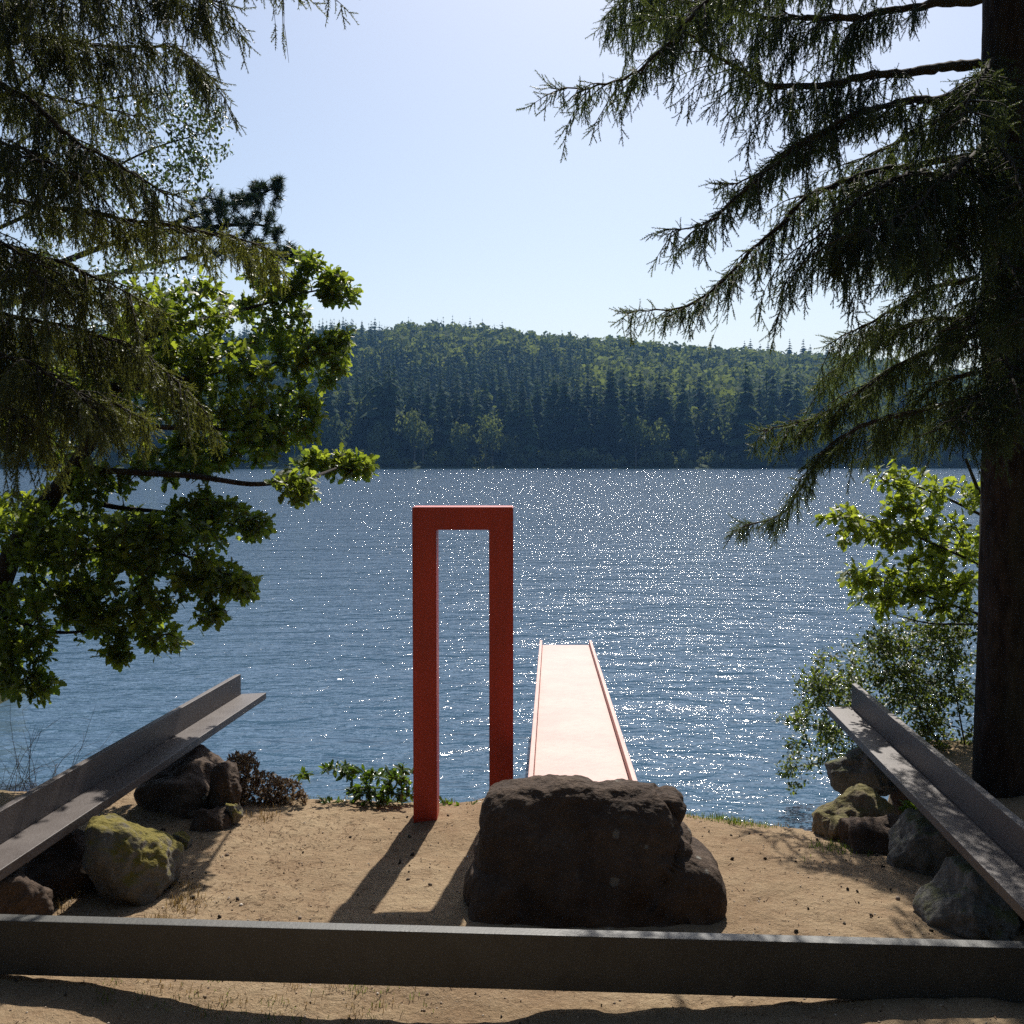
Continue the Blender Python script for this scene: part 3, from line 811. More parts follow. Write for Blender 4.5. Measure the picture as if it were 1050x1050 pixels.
class Spruce:
    def __init__(self, seed):
        self.r = np.random.default_rng(seed); self.wood = Acc(); self.pl = []   # (type, pos, dir, tint)
    def limb(self, pts, r0=0.03, sec=0.5, dens=1.0, droop=1.0, tl=(0, 3), tint=0.3, start=0.10, tipw=0.35, spread=0.10, up=0.0):
        r = self.r; q, L = smooth_path(pts, 0.05)
        kk = np.cumsum(r.normal(size=q.shape) * 0.007, axis=0); kk -= np.linspace(0, 1, len(q))[:, None] * kk[-1]
        q = q + kk
        n = len(q); tt = np.linspace(0, 1, n)
        self.wood.tube(q, r0 * 0.8 * (1 - tt) ** 0.9 * (1 + 0.12 * r.normal(size=n)) + 0.0035, 7)
        d = np.gradient(q, axis=0); d /= np.linalg.norm(d, axis=1, keepdims=True)
        s = start * L
        while s < L * 0.995:
            t = s / L; i = min(n - 1, int(t * (n - 1)))
            prof = min(1.0, (t - start) * 4 + 0.35) * (tipw + (1 - tipw) * (1 - t) ** 0.8)
            for sg in (-1, 1):
                if r.random() > 0.92: continue
                sd = np.cross(d[i], (0, 0, 1.0)); sd /= (np.linalg.norm(sd) + 1e-9)
                ln = sec * prof * (0.45 + 0.75 * r.random())
                dirv = sd * sg * (0.55 + 0.5 * r.random()) + d[i] * (0.45 + 0.5 * r.random()) + np.array((0, 0, up + r.normal() * 0.15))
                dirv /= np.linalg.norm(dirv)
                self.twig(q[i], dirv, ln, droop, tl, tint + r.normal() * 0.08, prof)
            # tassels straight below the limb and stubs on top
            if r.random() < 0.9:
                self.pl.append((self.pick(tl, prof), q[i] + r.normal(size=3) * 0.01, np.array((r.normal() * 0.2, r.normal() * 0.2, -1.0)) + d[i] * 0.15, tint + r.normal() * 0.1))
            for _ in range(2):
                self.pl.append((0, q[i], d[i] * 0.9 + r.normal(size=3) * 0.5 + np.array((0, 0, 0.35)), tint + 0.1))
            s += spread / dens * (0.6 + 0.8 * r.random())
        for k in range(4):
            self.pl.append((1, q[-1] - d[-1] * 0.03 * k, d[-1] + r.normal(size=3) * 0.35, tint + 0.15))
    def pick(self, tl, prof):
        lo, hi = tl
        x = lo + (hi - lo) * min(1, max(0, prof * 0.9 + self.r.normal() * 0.22)); return int(round(min(3, max(0, x))))
    def twig(self, p, d, ln, droop, tl, tint, prof):
        r = self.r; n = max(3, int(ln / 0.041)); st = ln / n
        pts = [p]; dd = d.copy()
        for k in range(n):
            dd = dd + np.array((0, 0, -0.09 * droop)) + r.normal(size=3) * 0.05; dd /= np.linalg.norm(dd)
            p = p + dd * st; pts.append(p)
            e = k / n
            self.pl.append((self.pick(tl, prof * (1 - 0.35 * e)), p, np.array((r.normal() * 0.16, r.normal() * 0.16, -1.0 * droop - 0.05)) + dd * 0.22, tint + r.normal() * 0.10))
            if r.random() < 0.55:
                self.pl.append((0, p, dd * 0.8 + r.normal(size=3) * 0.55, tint + r.normal() * 0.1))
        self.pl.append((1, p, dd, tint + 0.15))
        self.wood.tube(pts, np.linspace(0.006, 0.002, len(pts)), 4)
    def strand(self, p, L, tint=0.3):
        """long thin hanging twig with sparse sprigs"""
        r = self.r; n = int(L / 0.07); pts = [p]; d = np.array((r.normal() * 0.1, r.normal() * 0.1, -1.0))
        for k in range(n):
            d = d + r.normal(size=3) * 0.08; d[2] = -1; p = p + d * 0.07; pts.append(p)
            if r.random() < 0.55: self.pl.append((int(r.random() * 2), p, d + r.normal(size=3) * 0.35, tint))
        self.wood.tube(pts, np.linspace(0.003, 0.001, len(pts)), 3)
    def foliage(self, name, mat, root, sel=None):
        acc = Acc(); idx = {}
        for (ty, p, d, ti) in self.pl:
            idx.setdefault((ty, int(self.r.random() * 3)), []).append((p, d, ti))
        cnt = 0
        for (ty, j), lst in idx.items():
            tv, tf, tt = TASS[ty][j]
            pp = np.array([x[0] for x in lst]); dd = np.array([x[1] for x in lst], float); ti = np.array([x[2] for x in lst])
            k = len(lst); cnt += k
            B = basis(dd, self.r.random(k) * 6.283) * (0.75 + 0.5 * self.r.random(k))[:, None, None]
            acc.inst(tv, tf, B, pp, tint=ti, tt=tt)
        self.pl = []
        print(name, cnt, 'tassels')
        return acc.build(name, mat, root)

def PP(lst): return [P(*q) for q in lst]

def trunk(root, path, radii, mat, lump=0.06, name='trunk'):
    q, L = smooth_path(path, 0.08); n = len(q); rr = np.interp(np.linspace(0, 1, n), np.linspace(0, 1, len(radii)), radii)
    sides = 48
    ang = np.arange(sides) / sides * 6.283
    Rm = np.empty((n, sides))
    for i in range(n):
        for j in range(sides):
            w = noise.fractal(Vector((math.cos(ang[j]) * 2.5, math.sin(ang[j]) * 2.5, q[i][2] * 0.9)), 1, 2, 4)
            w2 = noise.noise(Vector((math.cos(ang[j]) * 9, math.sin(ang[j]) * 9, q[i][2] * 6)))
            Rm[i, j] = rr[i] * (1 + lump * w + 0.035 * w2)
    a = Acc(); a.tube(q, Rm, sides)
    return a.build(name, mat, root, smooth=True)

def right_spruce():
    bx, by = 3.58, 8.1
    root = empty('spruce_tree', (bx, by, -0.1), 'large spruce with a thick dark trunk at the right edge, branches hanging over the lake', 'tree')
    trunk(root, [(bx + 0.04, by, -0.4), (bx + 0.03, by, 0.5), (bx, by, 2.5), (bx - 0.07, by, 5), (bx - 0.10, by, 8), (bx - 0.12, by, 14)], [0.24, 0.175, 0.160, 0.150, 0.13, 0.08], M['bark'])
    S = Spruce(7)
    T = 8.0
    L = S.limb
    # (px, py, Y) along each limb, from the trunk outwards
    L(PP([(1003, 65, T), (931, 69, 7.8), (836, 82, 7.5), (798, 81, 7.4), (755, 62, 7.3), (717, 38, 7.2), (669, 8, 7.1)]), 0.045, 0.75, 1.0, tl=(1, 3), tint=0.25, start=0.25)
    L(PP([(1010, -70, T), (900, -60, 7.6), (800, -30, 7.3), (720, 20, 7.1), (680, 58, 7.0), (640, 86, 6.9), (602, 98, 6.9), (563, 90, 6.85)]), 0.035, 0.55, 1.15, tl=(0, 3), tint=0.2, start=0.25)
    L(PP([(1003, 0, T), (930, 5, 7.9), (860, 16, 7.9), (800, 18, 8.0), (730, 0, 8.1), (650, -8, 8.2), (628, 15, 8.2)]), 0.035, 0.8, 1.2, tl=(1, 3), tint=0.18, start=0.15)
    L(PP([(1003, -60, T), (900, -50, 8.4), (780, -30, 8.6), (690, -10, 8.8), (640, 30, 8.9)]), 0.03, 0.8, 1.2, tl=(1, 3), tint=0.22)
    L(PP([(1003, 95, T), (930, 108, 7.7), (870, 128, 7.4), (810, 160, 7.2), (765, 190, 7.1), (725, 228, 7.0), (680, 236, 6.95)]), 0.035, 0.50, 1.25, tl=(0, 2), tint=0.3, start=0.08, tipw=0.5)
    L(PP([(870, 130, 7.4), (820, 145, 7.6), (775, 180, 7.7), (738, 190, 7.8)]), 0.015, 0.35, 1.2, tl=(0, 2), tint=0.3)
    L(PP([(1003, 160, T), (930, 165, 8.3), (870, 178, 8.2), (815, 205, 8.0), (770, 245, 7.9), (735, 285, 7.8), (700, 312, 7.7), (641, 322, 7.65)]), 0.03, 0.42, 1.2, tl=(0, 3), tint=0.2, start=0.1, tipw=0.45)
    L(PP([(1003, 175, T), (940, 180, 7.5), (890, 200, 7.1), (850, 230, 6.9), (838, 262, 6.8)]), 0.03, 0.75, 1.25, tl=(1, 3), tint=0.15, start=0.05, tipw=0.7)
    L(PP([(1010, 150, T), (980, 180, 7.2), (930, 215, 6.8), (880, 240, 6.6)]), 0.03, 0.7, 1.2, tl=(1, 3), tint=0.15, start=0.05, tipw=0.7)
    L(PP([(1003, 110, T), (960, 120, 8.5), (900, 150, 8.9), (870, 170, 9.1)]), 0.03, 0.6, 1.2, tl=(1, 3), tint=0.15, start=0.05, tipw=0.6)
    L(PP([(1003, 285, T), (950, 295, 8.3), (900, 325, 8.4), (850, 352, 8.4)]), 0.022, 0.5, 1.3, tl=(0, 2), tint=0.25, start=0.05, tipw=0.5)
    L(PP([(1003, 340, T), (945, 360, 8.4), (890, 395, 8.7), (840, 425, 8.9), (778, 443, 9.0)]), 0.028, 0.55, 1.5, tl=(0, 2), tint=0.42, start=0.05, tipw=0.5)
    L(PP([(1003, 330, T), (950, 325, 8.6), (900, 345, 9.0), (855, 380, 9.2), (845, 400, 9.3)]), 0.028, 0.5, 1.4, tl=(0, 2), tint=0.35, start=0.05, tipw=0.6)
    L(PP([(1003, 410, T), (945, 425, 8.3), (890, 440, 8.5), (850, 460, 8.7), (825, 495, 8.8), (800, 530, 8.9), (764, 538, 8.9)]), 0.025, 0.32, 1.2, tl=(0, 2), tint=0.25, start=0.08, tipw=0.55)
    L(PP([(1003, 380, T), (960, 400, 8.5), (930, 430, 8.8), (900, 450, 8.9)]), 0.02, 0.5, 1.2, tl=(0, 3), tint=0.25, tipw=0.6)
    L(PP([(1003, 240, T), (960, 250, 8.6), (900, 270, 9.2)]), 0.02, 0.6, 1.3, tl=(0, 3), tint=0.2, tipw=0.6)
    # limbs on the near side, crossing the trunk
    for (x1, y0, y1, yy) in ((985, 60, 130, 6.9), (1050, 130, 210, 6.8), (970, 190, 260, 6.8), (1060, 240, 330, 6.6), (985, 290, 360, 6.9), (1050, 350, 430, 6.8), (975, 390, 440, 7.0)):
        L(PP([(1020, y0, T), ((1020 + x1) / 2, (y0 + y1) / 2 - 8, (T + yy) / 2), (x1, y1, yy)]), 0.022, 0.45, 1.2, tl=(0, 3), tint=0.15, tipw=0.6)
    # limbs right of the trunk, leaning out of the frame
    for (y0, yy) in ((-20, 7.4), (90, 8.6), (200, 7.6), (330, 8.3), (460, 7.6), (590, 7.5)):
        L(PP([(1035, y0, T), (1120, y0 + 20, (T + yy) / 2), (1230, y0 + 70, yy)]), 0.025, 0.6, 0.9, tl=(0, 3), tint=0.2, tipw=0.5)
    # crown above the frame
    for k in range(22):
        an = k * 2.4; z = 6.6 + k * 0.33; rad = 2.6 * (1 - k / 30)
        p0 = np.array((bx - 0.1, by, z)); e = np.array((math.cos(an) * rad, math.sin(an) * rad, -0.3 - 0.2 * rad * 0.3))
        L([p0, p0 + e * 0.5 + np.array((0, 0, 0.15)), p0 + e], 0.03, 0.5, 0.55, tl=(1, 3), tint=0.25)
    cand = [q for q in S.pl if 540 < 525 + FPX * q[1][0] / q[1][1] < 950 and q[1][2] > 2.2]
    for k in range(26):
        q = cand[int(S.r.random() * len(cand))]; S.strand(q[1], 0.2 + 0.35 * S.r.random())
    S.wood.build('branches', M['twig'], root, smooth=True)
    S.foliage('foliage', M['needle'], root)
right_spruce()

def left_spruce():
    bx, by = -4.9, 7.6
    root = empty('spruce_tree', (bx, by, 0), 'overhanging spruce at the upper left corner with drooping yellowing branches', 'tree')
    trunk(root, [(bx, by, -0.3), (bx, by, 1), (bx + 0.05, by, 5), (bx, by, 9), (bx, by, 14)], [0.36, 0.30, 0.26, 0.20, 0.12], M['bark'])
    S = Spruce(9); L = S.limb; T = 7.6
    L(PP([(-190, 180, T), (-60, 192, 7.4), (0, 198, 7.2), (60, 211, 7.0), (120, 224, 6.9), (180, 232, 6.8), (235, 240, 6.8), (282, 258, 6.8)]), 0.04, 0.50, 1.3, tl=(0, 3), tint=0.75, start=0.4, tipw=0.5)
    L(PP([(-190, 20, T), (-40, 60, 7.2), (40, 108, 7.0), (90, 148, 6.8), (140, 180, 6.8), (182, 200, 6.7)]), 0.04, 0.55, 1.2, tl=(1, 3), tint=0.28, start=0.3, tipw=0.5)
    L(PP([(-190, 60, T), (-20, 50, 7.4), (60, 42, 7.3), (130, 55, 7.2), (180, 50, 7.2), (215, 78, 7.2)]), 0.04, 0.65, 1.4, tl=(1, 3), tint=0.1, start=0.3, tipw=0.5)
    L(PP([(-190, 0, T), (0, 0, 7.0), (80, -8, 6.7), (150, -10, 6.6), (215, -5, 6.5), (232, 5, 6.5)]), 0.035, 0.7, 1.4, tl=(1, 3), tint=0.1, start=0.3, tipw=0.5)
    L(PP([(-190, -80, T), (60, -60, 6.5), (180, -32, 6.2), (260, -22, 6.1), (330, -14, 6.0), (352, -8, 6.0)]), 0.03, 0.28, 1.0, tl=(0, 1), tint=0.3, start=0.5, tipw=0.5)
    L(PP([(-190, 80, T), (0, 100, 7.8), (90, 110, 8.0), (150, 120, 8.1)]), 0.03, 0.45, 0.9, tl=(1, 3), tint=0.3, start=0.3, tipw=0.5)
    L(PP([(-190, 120, T), (-40, 130, 7.0), (40, 160, 6.6), (90, 185, 6.5)]), 0.03, 0.6, 1.2, tl=(1, 3), tint=0.28, start=0.3, tipw=0.6)
    L(PP([(-190, 240, T), (-30, 250, 7.2), (50, 262, 7.0), (110, 285, 6.9), (150, 312, 6.9)]), 0.03, 0.6, 1.3, tl=(1, 3), tint=0.35, start=0.3, tipw=0.6)
    L(PP([(-190, 200, T), (-60, 230, 6.8), (20, 262, 6.5), (60, 300, 6.4)]), 0.03, 0.6, 1.3, tl=(1, 3), tint=0.42, start=0.3, tipw=0.7)
    L(PP([(-190, 290, T), (-40, 310, 7.2), (40, 335, 7.0), (110, 352, 6.9), (160, 372, 6.9), (196, 405, 6.9)]), 0.03, 0.55, 1.5, tl=(1, 3), tint=0.42, start=0.3, tipw=0.6)
    L(PP([(-190, 320, T), (-50, 340, 6.8), (20, 365, 6.5), (70, 395, 6.4), (110, 420, 6.4)]), 0.03, 0.6, 1.5, tl=(1, 3), tint=0.35, start=0.3, tipw=0.7)
    L(PP([(-190, 350, T), (-50, 370, 7.4), (40, 390, 7.4), (100, 400, 7.3), (140, 425, 7.3)]), 0.03, 0.5, 1.4, tl=(1, 3), tint=0.6, start=0.3, tipw=0.7)
    L(PP([(-190, 380, T), (-60, 395, 6.7), (10, 420, 6.5), (40, 445, 6.4)]), 0.03, 0.5, 1.3, tl=(1, 3), tint=0.6, start=0.3, tipw=0.7)
    for k in range(18):
        an = k * 2.4 + 1.0; z = 6.2 + k * 0.35; rad = 2.3 * (1 - k / 26)
        p0 = np.array((bx, by, z)); e = np.array((math.cos(an) * rad, math.sin(an) * rad, -0.3))
        L([p0, p0 + e * 0.5 + np.array((0, 0, 0.15)), p0 + e], 0.03, 0.5, 0.5, tl=(1, 3), tint=0.3)
    cand = [q for q in S.pl if 60 < 525 + FPX * q[1][0] / q[1][1] < 360 and 2.6 < q[1][2] < 6.5]
    for k in range(24):
        q = cand[int(S.r.random() * len(cand))]; S.strand(q[1], 0.2 + 0.3 * S.r.random(), 0.4)
    S.wood.build('branches', M['twig'], root, smooth=True)
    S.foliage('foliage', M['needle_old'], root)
left_spruce()

# ---------------------------------------------------------------- broadleaf trees and shrubs
def leaf_shape(kind):
    if kind == 'oak':
        half = [(0.0, 0.02), (0.10, 0.03), (0.20, 0.14), (0.30, 0.10), (0.42, 0.24), (0.52, 0.15), (0.66, 0.30), (0.76, 0.18), (0.88, 0.17), (1.0, 0.0)]
    elif kind == 'oval':
        half = [(0.0, 0.02), (0.2, 0.16), (0.5, 0.22), (0.8, 0.13), (1.0, 0.0)]
    else:
        half = [(0.0, 0.02), (0.3, 0.24), (0.65, 0.22), (1.0, 0.0)]
    v = []; f = []
    for i, (x, w) in enumerate(half):
        z = -0.12 * x * x
        v.append((w, z + w * 0.25, x)); v.append((0, z, x)); v.append((-w, z + w * 0.25, x))
    for i in range(len(half) - 1):
        b = i * 3
        for k in (0, 1):
            f += [(b + k, b + k + 1, b + 3 + k + 1), (b + k, b + 3 + k + 1, b + 3 + k)]
    return np.array(v), np.array(f)
LEAF = {k: leaf_shape(k) for k in ('oak', 'oval', 'small')}

def grow(skel, targets, r, wood, bend=0.25, r0=0.006, seg=4, cost=0.0):
    """attach every target to the nearest node of the growing skeleton with a curved twig; returns twigs"""
    nodes = np.array(skel, float); twigs = []
    targets = np.array(targets)
    d0 = np.array([np.min(np.linalg.norm(nodes - t, axis=1)) for t in targets])
    for i in np.argsort(d0):
        t = targets[i]; d = np.linalg.norm(nodes - t, axis=1); j = int(np.argmin(d)); a = nodes[j]; L = d[j]
        if L < 0.02: continue
        mid = (a + t) / 2 + r.normal(size=3) * L * bend * 0.5 + np.array((0, 0, L * 0.06))
        s = np.linspace(0, 1, seg + 1)[:, None]
        q = (1 - s) ** 2 * a + 2 * s * (1 - s) * mid + s * s * t
        wood.tube(q, np.linspace(min(0.02, r0 + L * 0.006), 0.0015, seg + 1), 4)
        nodes = np.concatenate([nodes, q[1:]]); twigs.append(q)
    return twigs

def leaves_on(twigs, r, acc, kind, size, n, spread=0.9, tint=0.5, along=0.6, tdev=0.22, down=0.0, clus=0.0):
    pos = []; dirs = []; nrm = []
    for q in twigs:
        d = q[-1] - q[-2]; d /= np.linalg.norm(d)
        k = max(1, int(n * (0.6 + 0.8 * r.random())))
        for _ in range(k):
            s = 1 - along * r.random() ** 1.6; x = s * (len(q) - 1); i = min(len(q) - 2, int(x)); p = q[i] + (q[i + 1] - q[i]) * (x - i)
            dd = d * 0.7 + r.normal(size=3) * spread * 0.7 + np.array((0, 0, -down)); dd /= np.linalg.norm(dd)
            pos.append(p + r.normal(size=3) * clus); dirs.append(dd); nrm.append(np.array((0, 0, 1.0)) + r.normal(size=3) * 0.55)
    pos = np.array(pos); dirs = np.array(dirs); nrm = np.array(nrm)
    x = np.cross(nrm, dirs); x /= np.linalg.norm(x, axis=1, keepdims=True); y = np.cross(dirs, x)
    B = np.stack([x, y, dirs], axis=2) * (size * (0.6 + 0.7 * r.random(len(pos))))[:, None, None]
    tv, tf = LEAF[kind]
    acc.inst(tv, tf, B, pos, tint=tint + r.normal(size=len(pos)) * tdev)
    return len(pos)

def blob_targets(blobs, r, per=1.0):
    """blobs: (px, py, rx, ry, Y, dY, n)"""
    out = []
    for (px, py, rx, ry, Y, dY, n) in blobs:
        for _ in range(int(n * per)):
            a = r.random() * 6.283; k = math.sqrt(r.random())
            out.append(P(px + math.cos(a) * k * rx, py + math.sin(a) * k * ry, Y + (r.random() - 0.5) * 2 * dY))
    return out

def oak_left():
    r = np.random.default_rng(21)
    base = np.array((-4.55, 8.9, 0.1))
    root = empty('oak_tree', tuple(base), 'leafy oak on the left reaching out over the water below the spruce', 'tree')
    wood = Acc(); W2 = Acc()
    main = [base + np.array((0, 0, -0.4)), P(-60, 720, 8.9), P(-15, 640, 8.9), P(15, 560, 8.8), P(45, 520, 8.7), P(76, 480, 8.6), P(105, 430, 8.6), P(130, 370, 8.7), P(165, 320, 8.8)]
    q, L = smooth_path(main, 0.08); wood.tube(q, np.linspace(0.13, 0.03, len(q)), 12)
    limbs = [[(76, 480, 8.6), (130, 484, 8.5), (200, 488, 8.4), (260, 498, 8.3), (320, 490, 8.3), (350, 478, 8.3)],
             [(120, 400, 8.6), (170, 392, 8.4), (230, 380, 8.3), (285, 372, 8.2), (330, 360, 8.2)],
             [(150, 345, 8.75), (200, 330, 8.6), (260, 315, 8.5), (310, 300, 8.5), (345, 295, 8.5)],
             [(100, 440, 8.6), (160, 438, 8.2), (230, 440, 8.0), (290, 446, 7.9)],
             [(15, 560, 8.8), (60, 570, 8.6), (120, 560, 8.4), (180, 565, 8.3), (235, 590, 8.2)],
             [(-5, 610, 8.9), (20, 640, 8.7), (60, 650, 8.6), (110, 645, 8.5)],
             [(0, 600, 8.9), (10, 660, 8.5), (20, 690, 8.4), (40, 705, 8.4)],
             [(60, 500, 8.7), (110, 520, 8.9), (170, 525, 9.0), (235, 535, 9.0)]]
    reach = lambda px, py, Y: Y + 1.5 * min(1, max(0, (px - 130) / 140)) * (py < 485)
    limbs = [[(a_, b_, reach(a_, b_, c_)) for a_, b_, c_ in l] for l in limbs]
    skel = list(q[8:])
    for l in limbs:
        ql, _ = smooth_path(PP(l), 0.07); wood.tube(ql, np.linspace(0.028, 0.006, len(ql)), 7); skel += list(ql)
    blobs = [(180, 330, 65, 50, 8.6, .5, 46), (120, 400, 60, 50, 8.6, .6, 40), (215, 395, 65, 45, 8.4, .5, 66), (275, 330, 42, 32, 8.5, .3, 38), (325, 290, 30, 16, 8.5, .2, 17),
             (345, 302, 22, 8, 8.5, .15, 9), (318, 270, 18, 14, 8.5, .2, 8), (275, 288, 24, 20, 8.5, .25, 13), (350, 350, 15, 12, 8.4, .15, 8), (320, 372, 34, 26, 8.3, .3, 26), (290, 430, 42, 32, 8.1, .35, 38), (230, 450, 60, 28, 8.2, .4, 46),
             (330, 472, 28, 10, 8.3, .2, 13), (358, 478, 24, 12, 8.3, .15, 15), (300, 498, 26, 14, 8.3, .2, 13), (180, 478, 50, 14, 8.4, .4, 22), (155, 370, 50, 50, 8.9, .4, 26),
             (215, 525, 40, 16, 8.8, .3, 24), (258, 540, 22, 12, 8.9, .2, 12), (170, 560, 60, 28, 8.5, .5, 50), (215, 598, 40, 16, 8.3, .3, 26), (245, 602, 16, 8, 8.2, .15, 8), (100, 560, 70, 40, 8.6, .6, 56), (40, 545, 50, 45, 8.8, .5, 44),
             (120, 625, 60, 32, 8.5, .4, 46), (50, 625, 60, 30, 8.6, .5, 40), (215, 632, 16, 8, 8.3, .15, 6), (170, 655, 22, 12, 8.4, .2, 8), (120, 668, 14, 10, 8.4, .15, 6), (22, 668, 28, 22, 8.5, .3, 18), (42, 702, 14, 14, 8.4, .2, 9), (10, 700, 16, 10, 8.4, .2, 6), (95, 495, 40, 20, 8.7, .4, 16),
             (-60, 500, 60, 120, 9.0, .8, 50), (60, 420, 60, 60, 9.0, .5, 28), (-100, 640, 60, 60, 9, .8, 20)]
    blobs = [(b_[0], b_[1], b_[2], b_[3], reach(b_[0], b_[1], b_[4])) + b_[5:] for b_ in blobs]
    tw = grow(skel, blob_targets(blobs, r, 2.1), r, W2)
    lf = Acc(); n = leaves_on(tw, r, lf, 'oak', 0.082, 15, 1.2, 0.5, 0.85, 0.28, clus=0.02)
    wood.build('trunk', M['bark'], root, smooth=True); W2.build('twigs', M['twig'], root); lf.build('foliage', M['oak'], root)
    print('oak leaves', n)
oak_left()

def oak_right():
    r = np.random.default_rng(22)
    base = np.array((4.25, 9.5, -0.2))
    root = empty('oak_sapling', tuple(base), 'young oak with yellow green leaves behind the right spruce trunk', 'tree')
    wood = Acc(); W2 = Acc(); lf = Acc()
    q, _ = smooth_path([base, P(1045, 700, 9.5), P(1035, 600, 9.5), P(1010, 520, 9.4), P(990, 470, 9.4)], 0.08); wood.tube(q, np.linspace(0.06, 0.012, len(q)), 8)
    skel = list(q[8:])
    for l in ([(1035, 640, 9.5), (990, 625, 9.3), (960, 615, 9.2), (920, 600, 9.1), (880, 590, 9.1)], [(1030, 590, 9.5), (985, 570, 9.3), (940, 550, 9.2), (895, 535, 9.1), (860, 525, 9.1)],
              [(1010, 530, 9.4), (970, 510, 9.4), (930, 495, 9.4), (905, 488, 9.4)], [(1035, 640, 9.5), (1000, 640, 9.4), (950, 640, 9.3), (910, 628, 9.3)]):
        ql, _ = smooth_path(PP(l), 0.07); wood.tube(ql, np.linspace(0.015, 0.004, len(ql)), 6); skel += list(ql)
    blobs = [(955, 520, 50, 30, 9.3, .3, 40), (915, 492, 22, 10, 9.4, .2, 10), (905, 540, 30, 18, 9.2, .25, 20), (862, 528, 20, 10, 9.1, .15, 9), (872, 548, 14, 10, 9.1, .15, 6),
             (950, 565, 45, 22, 9.2, .3, 30), (925, 600, 50, 16, 9.2, .3, 26), (880, 592, 20, 9, 9.1, .2, 10), (970, 610, 35, 22, 9.3, .3, 26), (905, 618, 35, 9, 9.3, .2, 12), (1000, 560, 60, 60, 9.6, .4, 40), (1080, 560, 60, 80, 9.7, .5, 30)]
    tw = grow(skel, blob_targets(blobs, r, 1.15), r, W2)
    leaves_on(tw, r, lf, 'oak', 0.085, 13, 1.2, 0.85, 0.85, 0.25, clus=0.02)
    wood.build('trunk', M['twig'], root, smooth=True); W2.build('twigs', M['twig'], root); lf.build('foliage', M['oak'], root)
oak_right()

def shrub_right():
    r = np.random.default_rng(23)
    base = np.array((3.55, 9.6, -0.3))
    root = empty('shrub', tuple(base), 'loose small leaved shrub over the water behind the right steel bench', 'shrub')
    W2 = Acc(); lf = Acc(); skel = [base]
    for l in ([(1000, 820, 9.5), (960, 760, 9.4), (930, 700, 9.3), (905, 660, 9.3), (895, 640, 9.3)], [(990, 830, 9.6), (930, 760, 9.7), (870, 715, 9.8), (835, 700, 9.8)], [(980, 830, 9.6), (900, 800, 9.8), (850, 780, 10), (800, 790, 10.1)],
              [(1000, 820, 9.5), (985, 740, 9.5), (975, 680, 9.5), (965, 640, 9.5)], [(985, 830, 9.6), (920, 780, 9.9), (860, 750, 10), (815, 740, 10)]):
        ql, _ = smooth_path([base] + PP(l), 0.07); W2.tube(ql, np.linspace(0.014, 0.003, len(ql)), 5); skel += list(ql[3:])
    blobs = [(900, 690, 45, 40, 9.4, .4, 60), (945, 680, 40, 40, 9.5, .4, 60), (975, 720, 35, 60, 9.5, .4, 56), (855, 720, 38, 34, 9.8, .3, 40), (835, 700, 20, 18, 9.8, .2, 12), (815, 735, 18, 14, 10, .2, 10), (840, 765, 40, 28, 10, .3, 26),
             (812, 795, 20, 14, 10.1, .2, 8), (880, 760, 40, 30, 9.9, .3, 34), (900, 655, 12, 14, 9.3, .2, 8), (970, 660, 24, 18, 9.5, .3, 20), (925, 740, 45, 30, 9.7, .4, 44), (975, 790, 30, 28, 9.6, .3, 30), (1040, 720, 40, 90, 9.8, .4, 40), (845, 680, 10, 14, 9.8, .2, 4), (935, 650, 40, 22, 9.4, .3, 30), (980, 640, 26, 24, 9.5, .3, 22), (880, 700, 50, 40, 9.7, .4, 44), (850, 745, 36, 34, 9.9, .3, 30), (950, 720, 46, 50, 9.6, .4, 50)]
    tw = grow(skel, blob_targets(blobs, r, 1.35), r, W2, r0=0.003)
    leaves_on(tw, r, lf, 'small', 0.040, 20, 1.2, 0.45, 1.0, 0.3, clus=0.035)
    W2.build('stems', M['twig'], root); lf.build('foliage', M['willow'], root)
shrub_right()

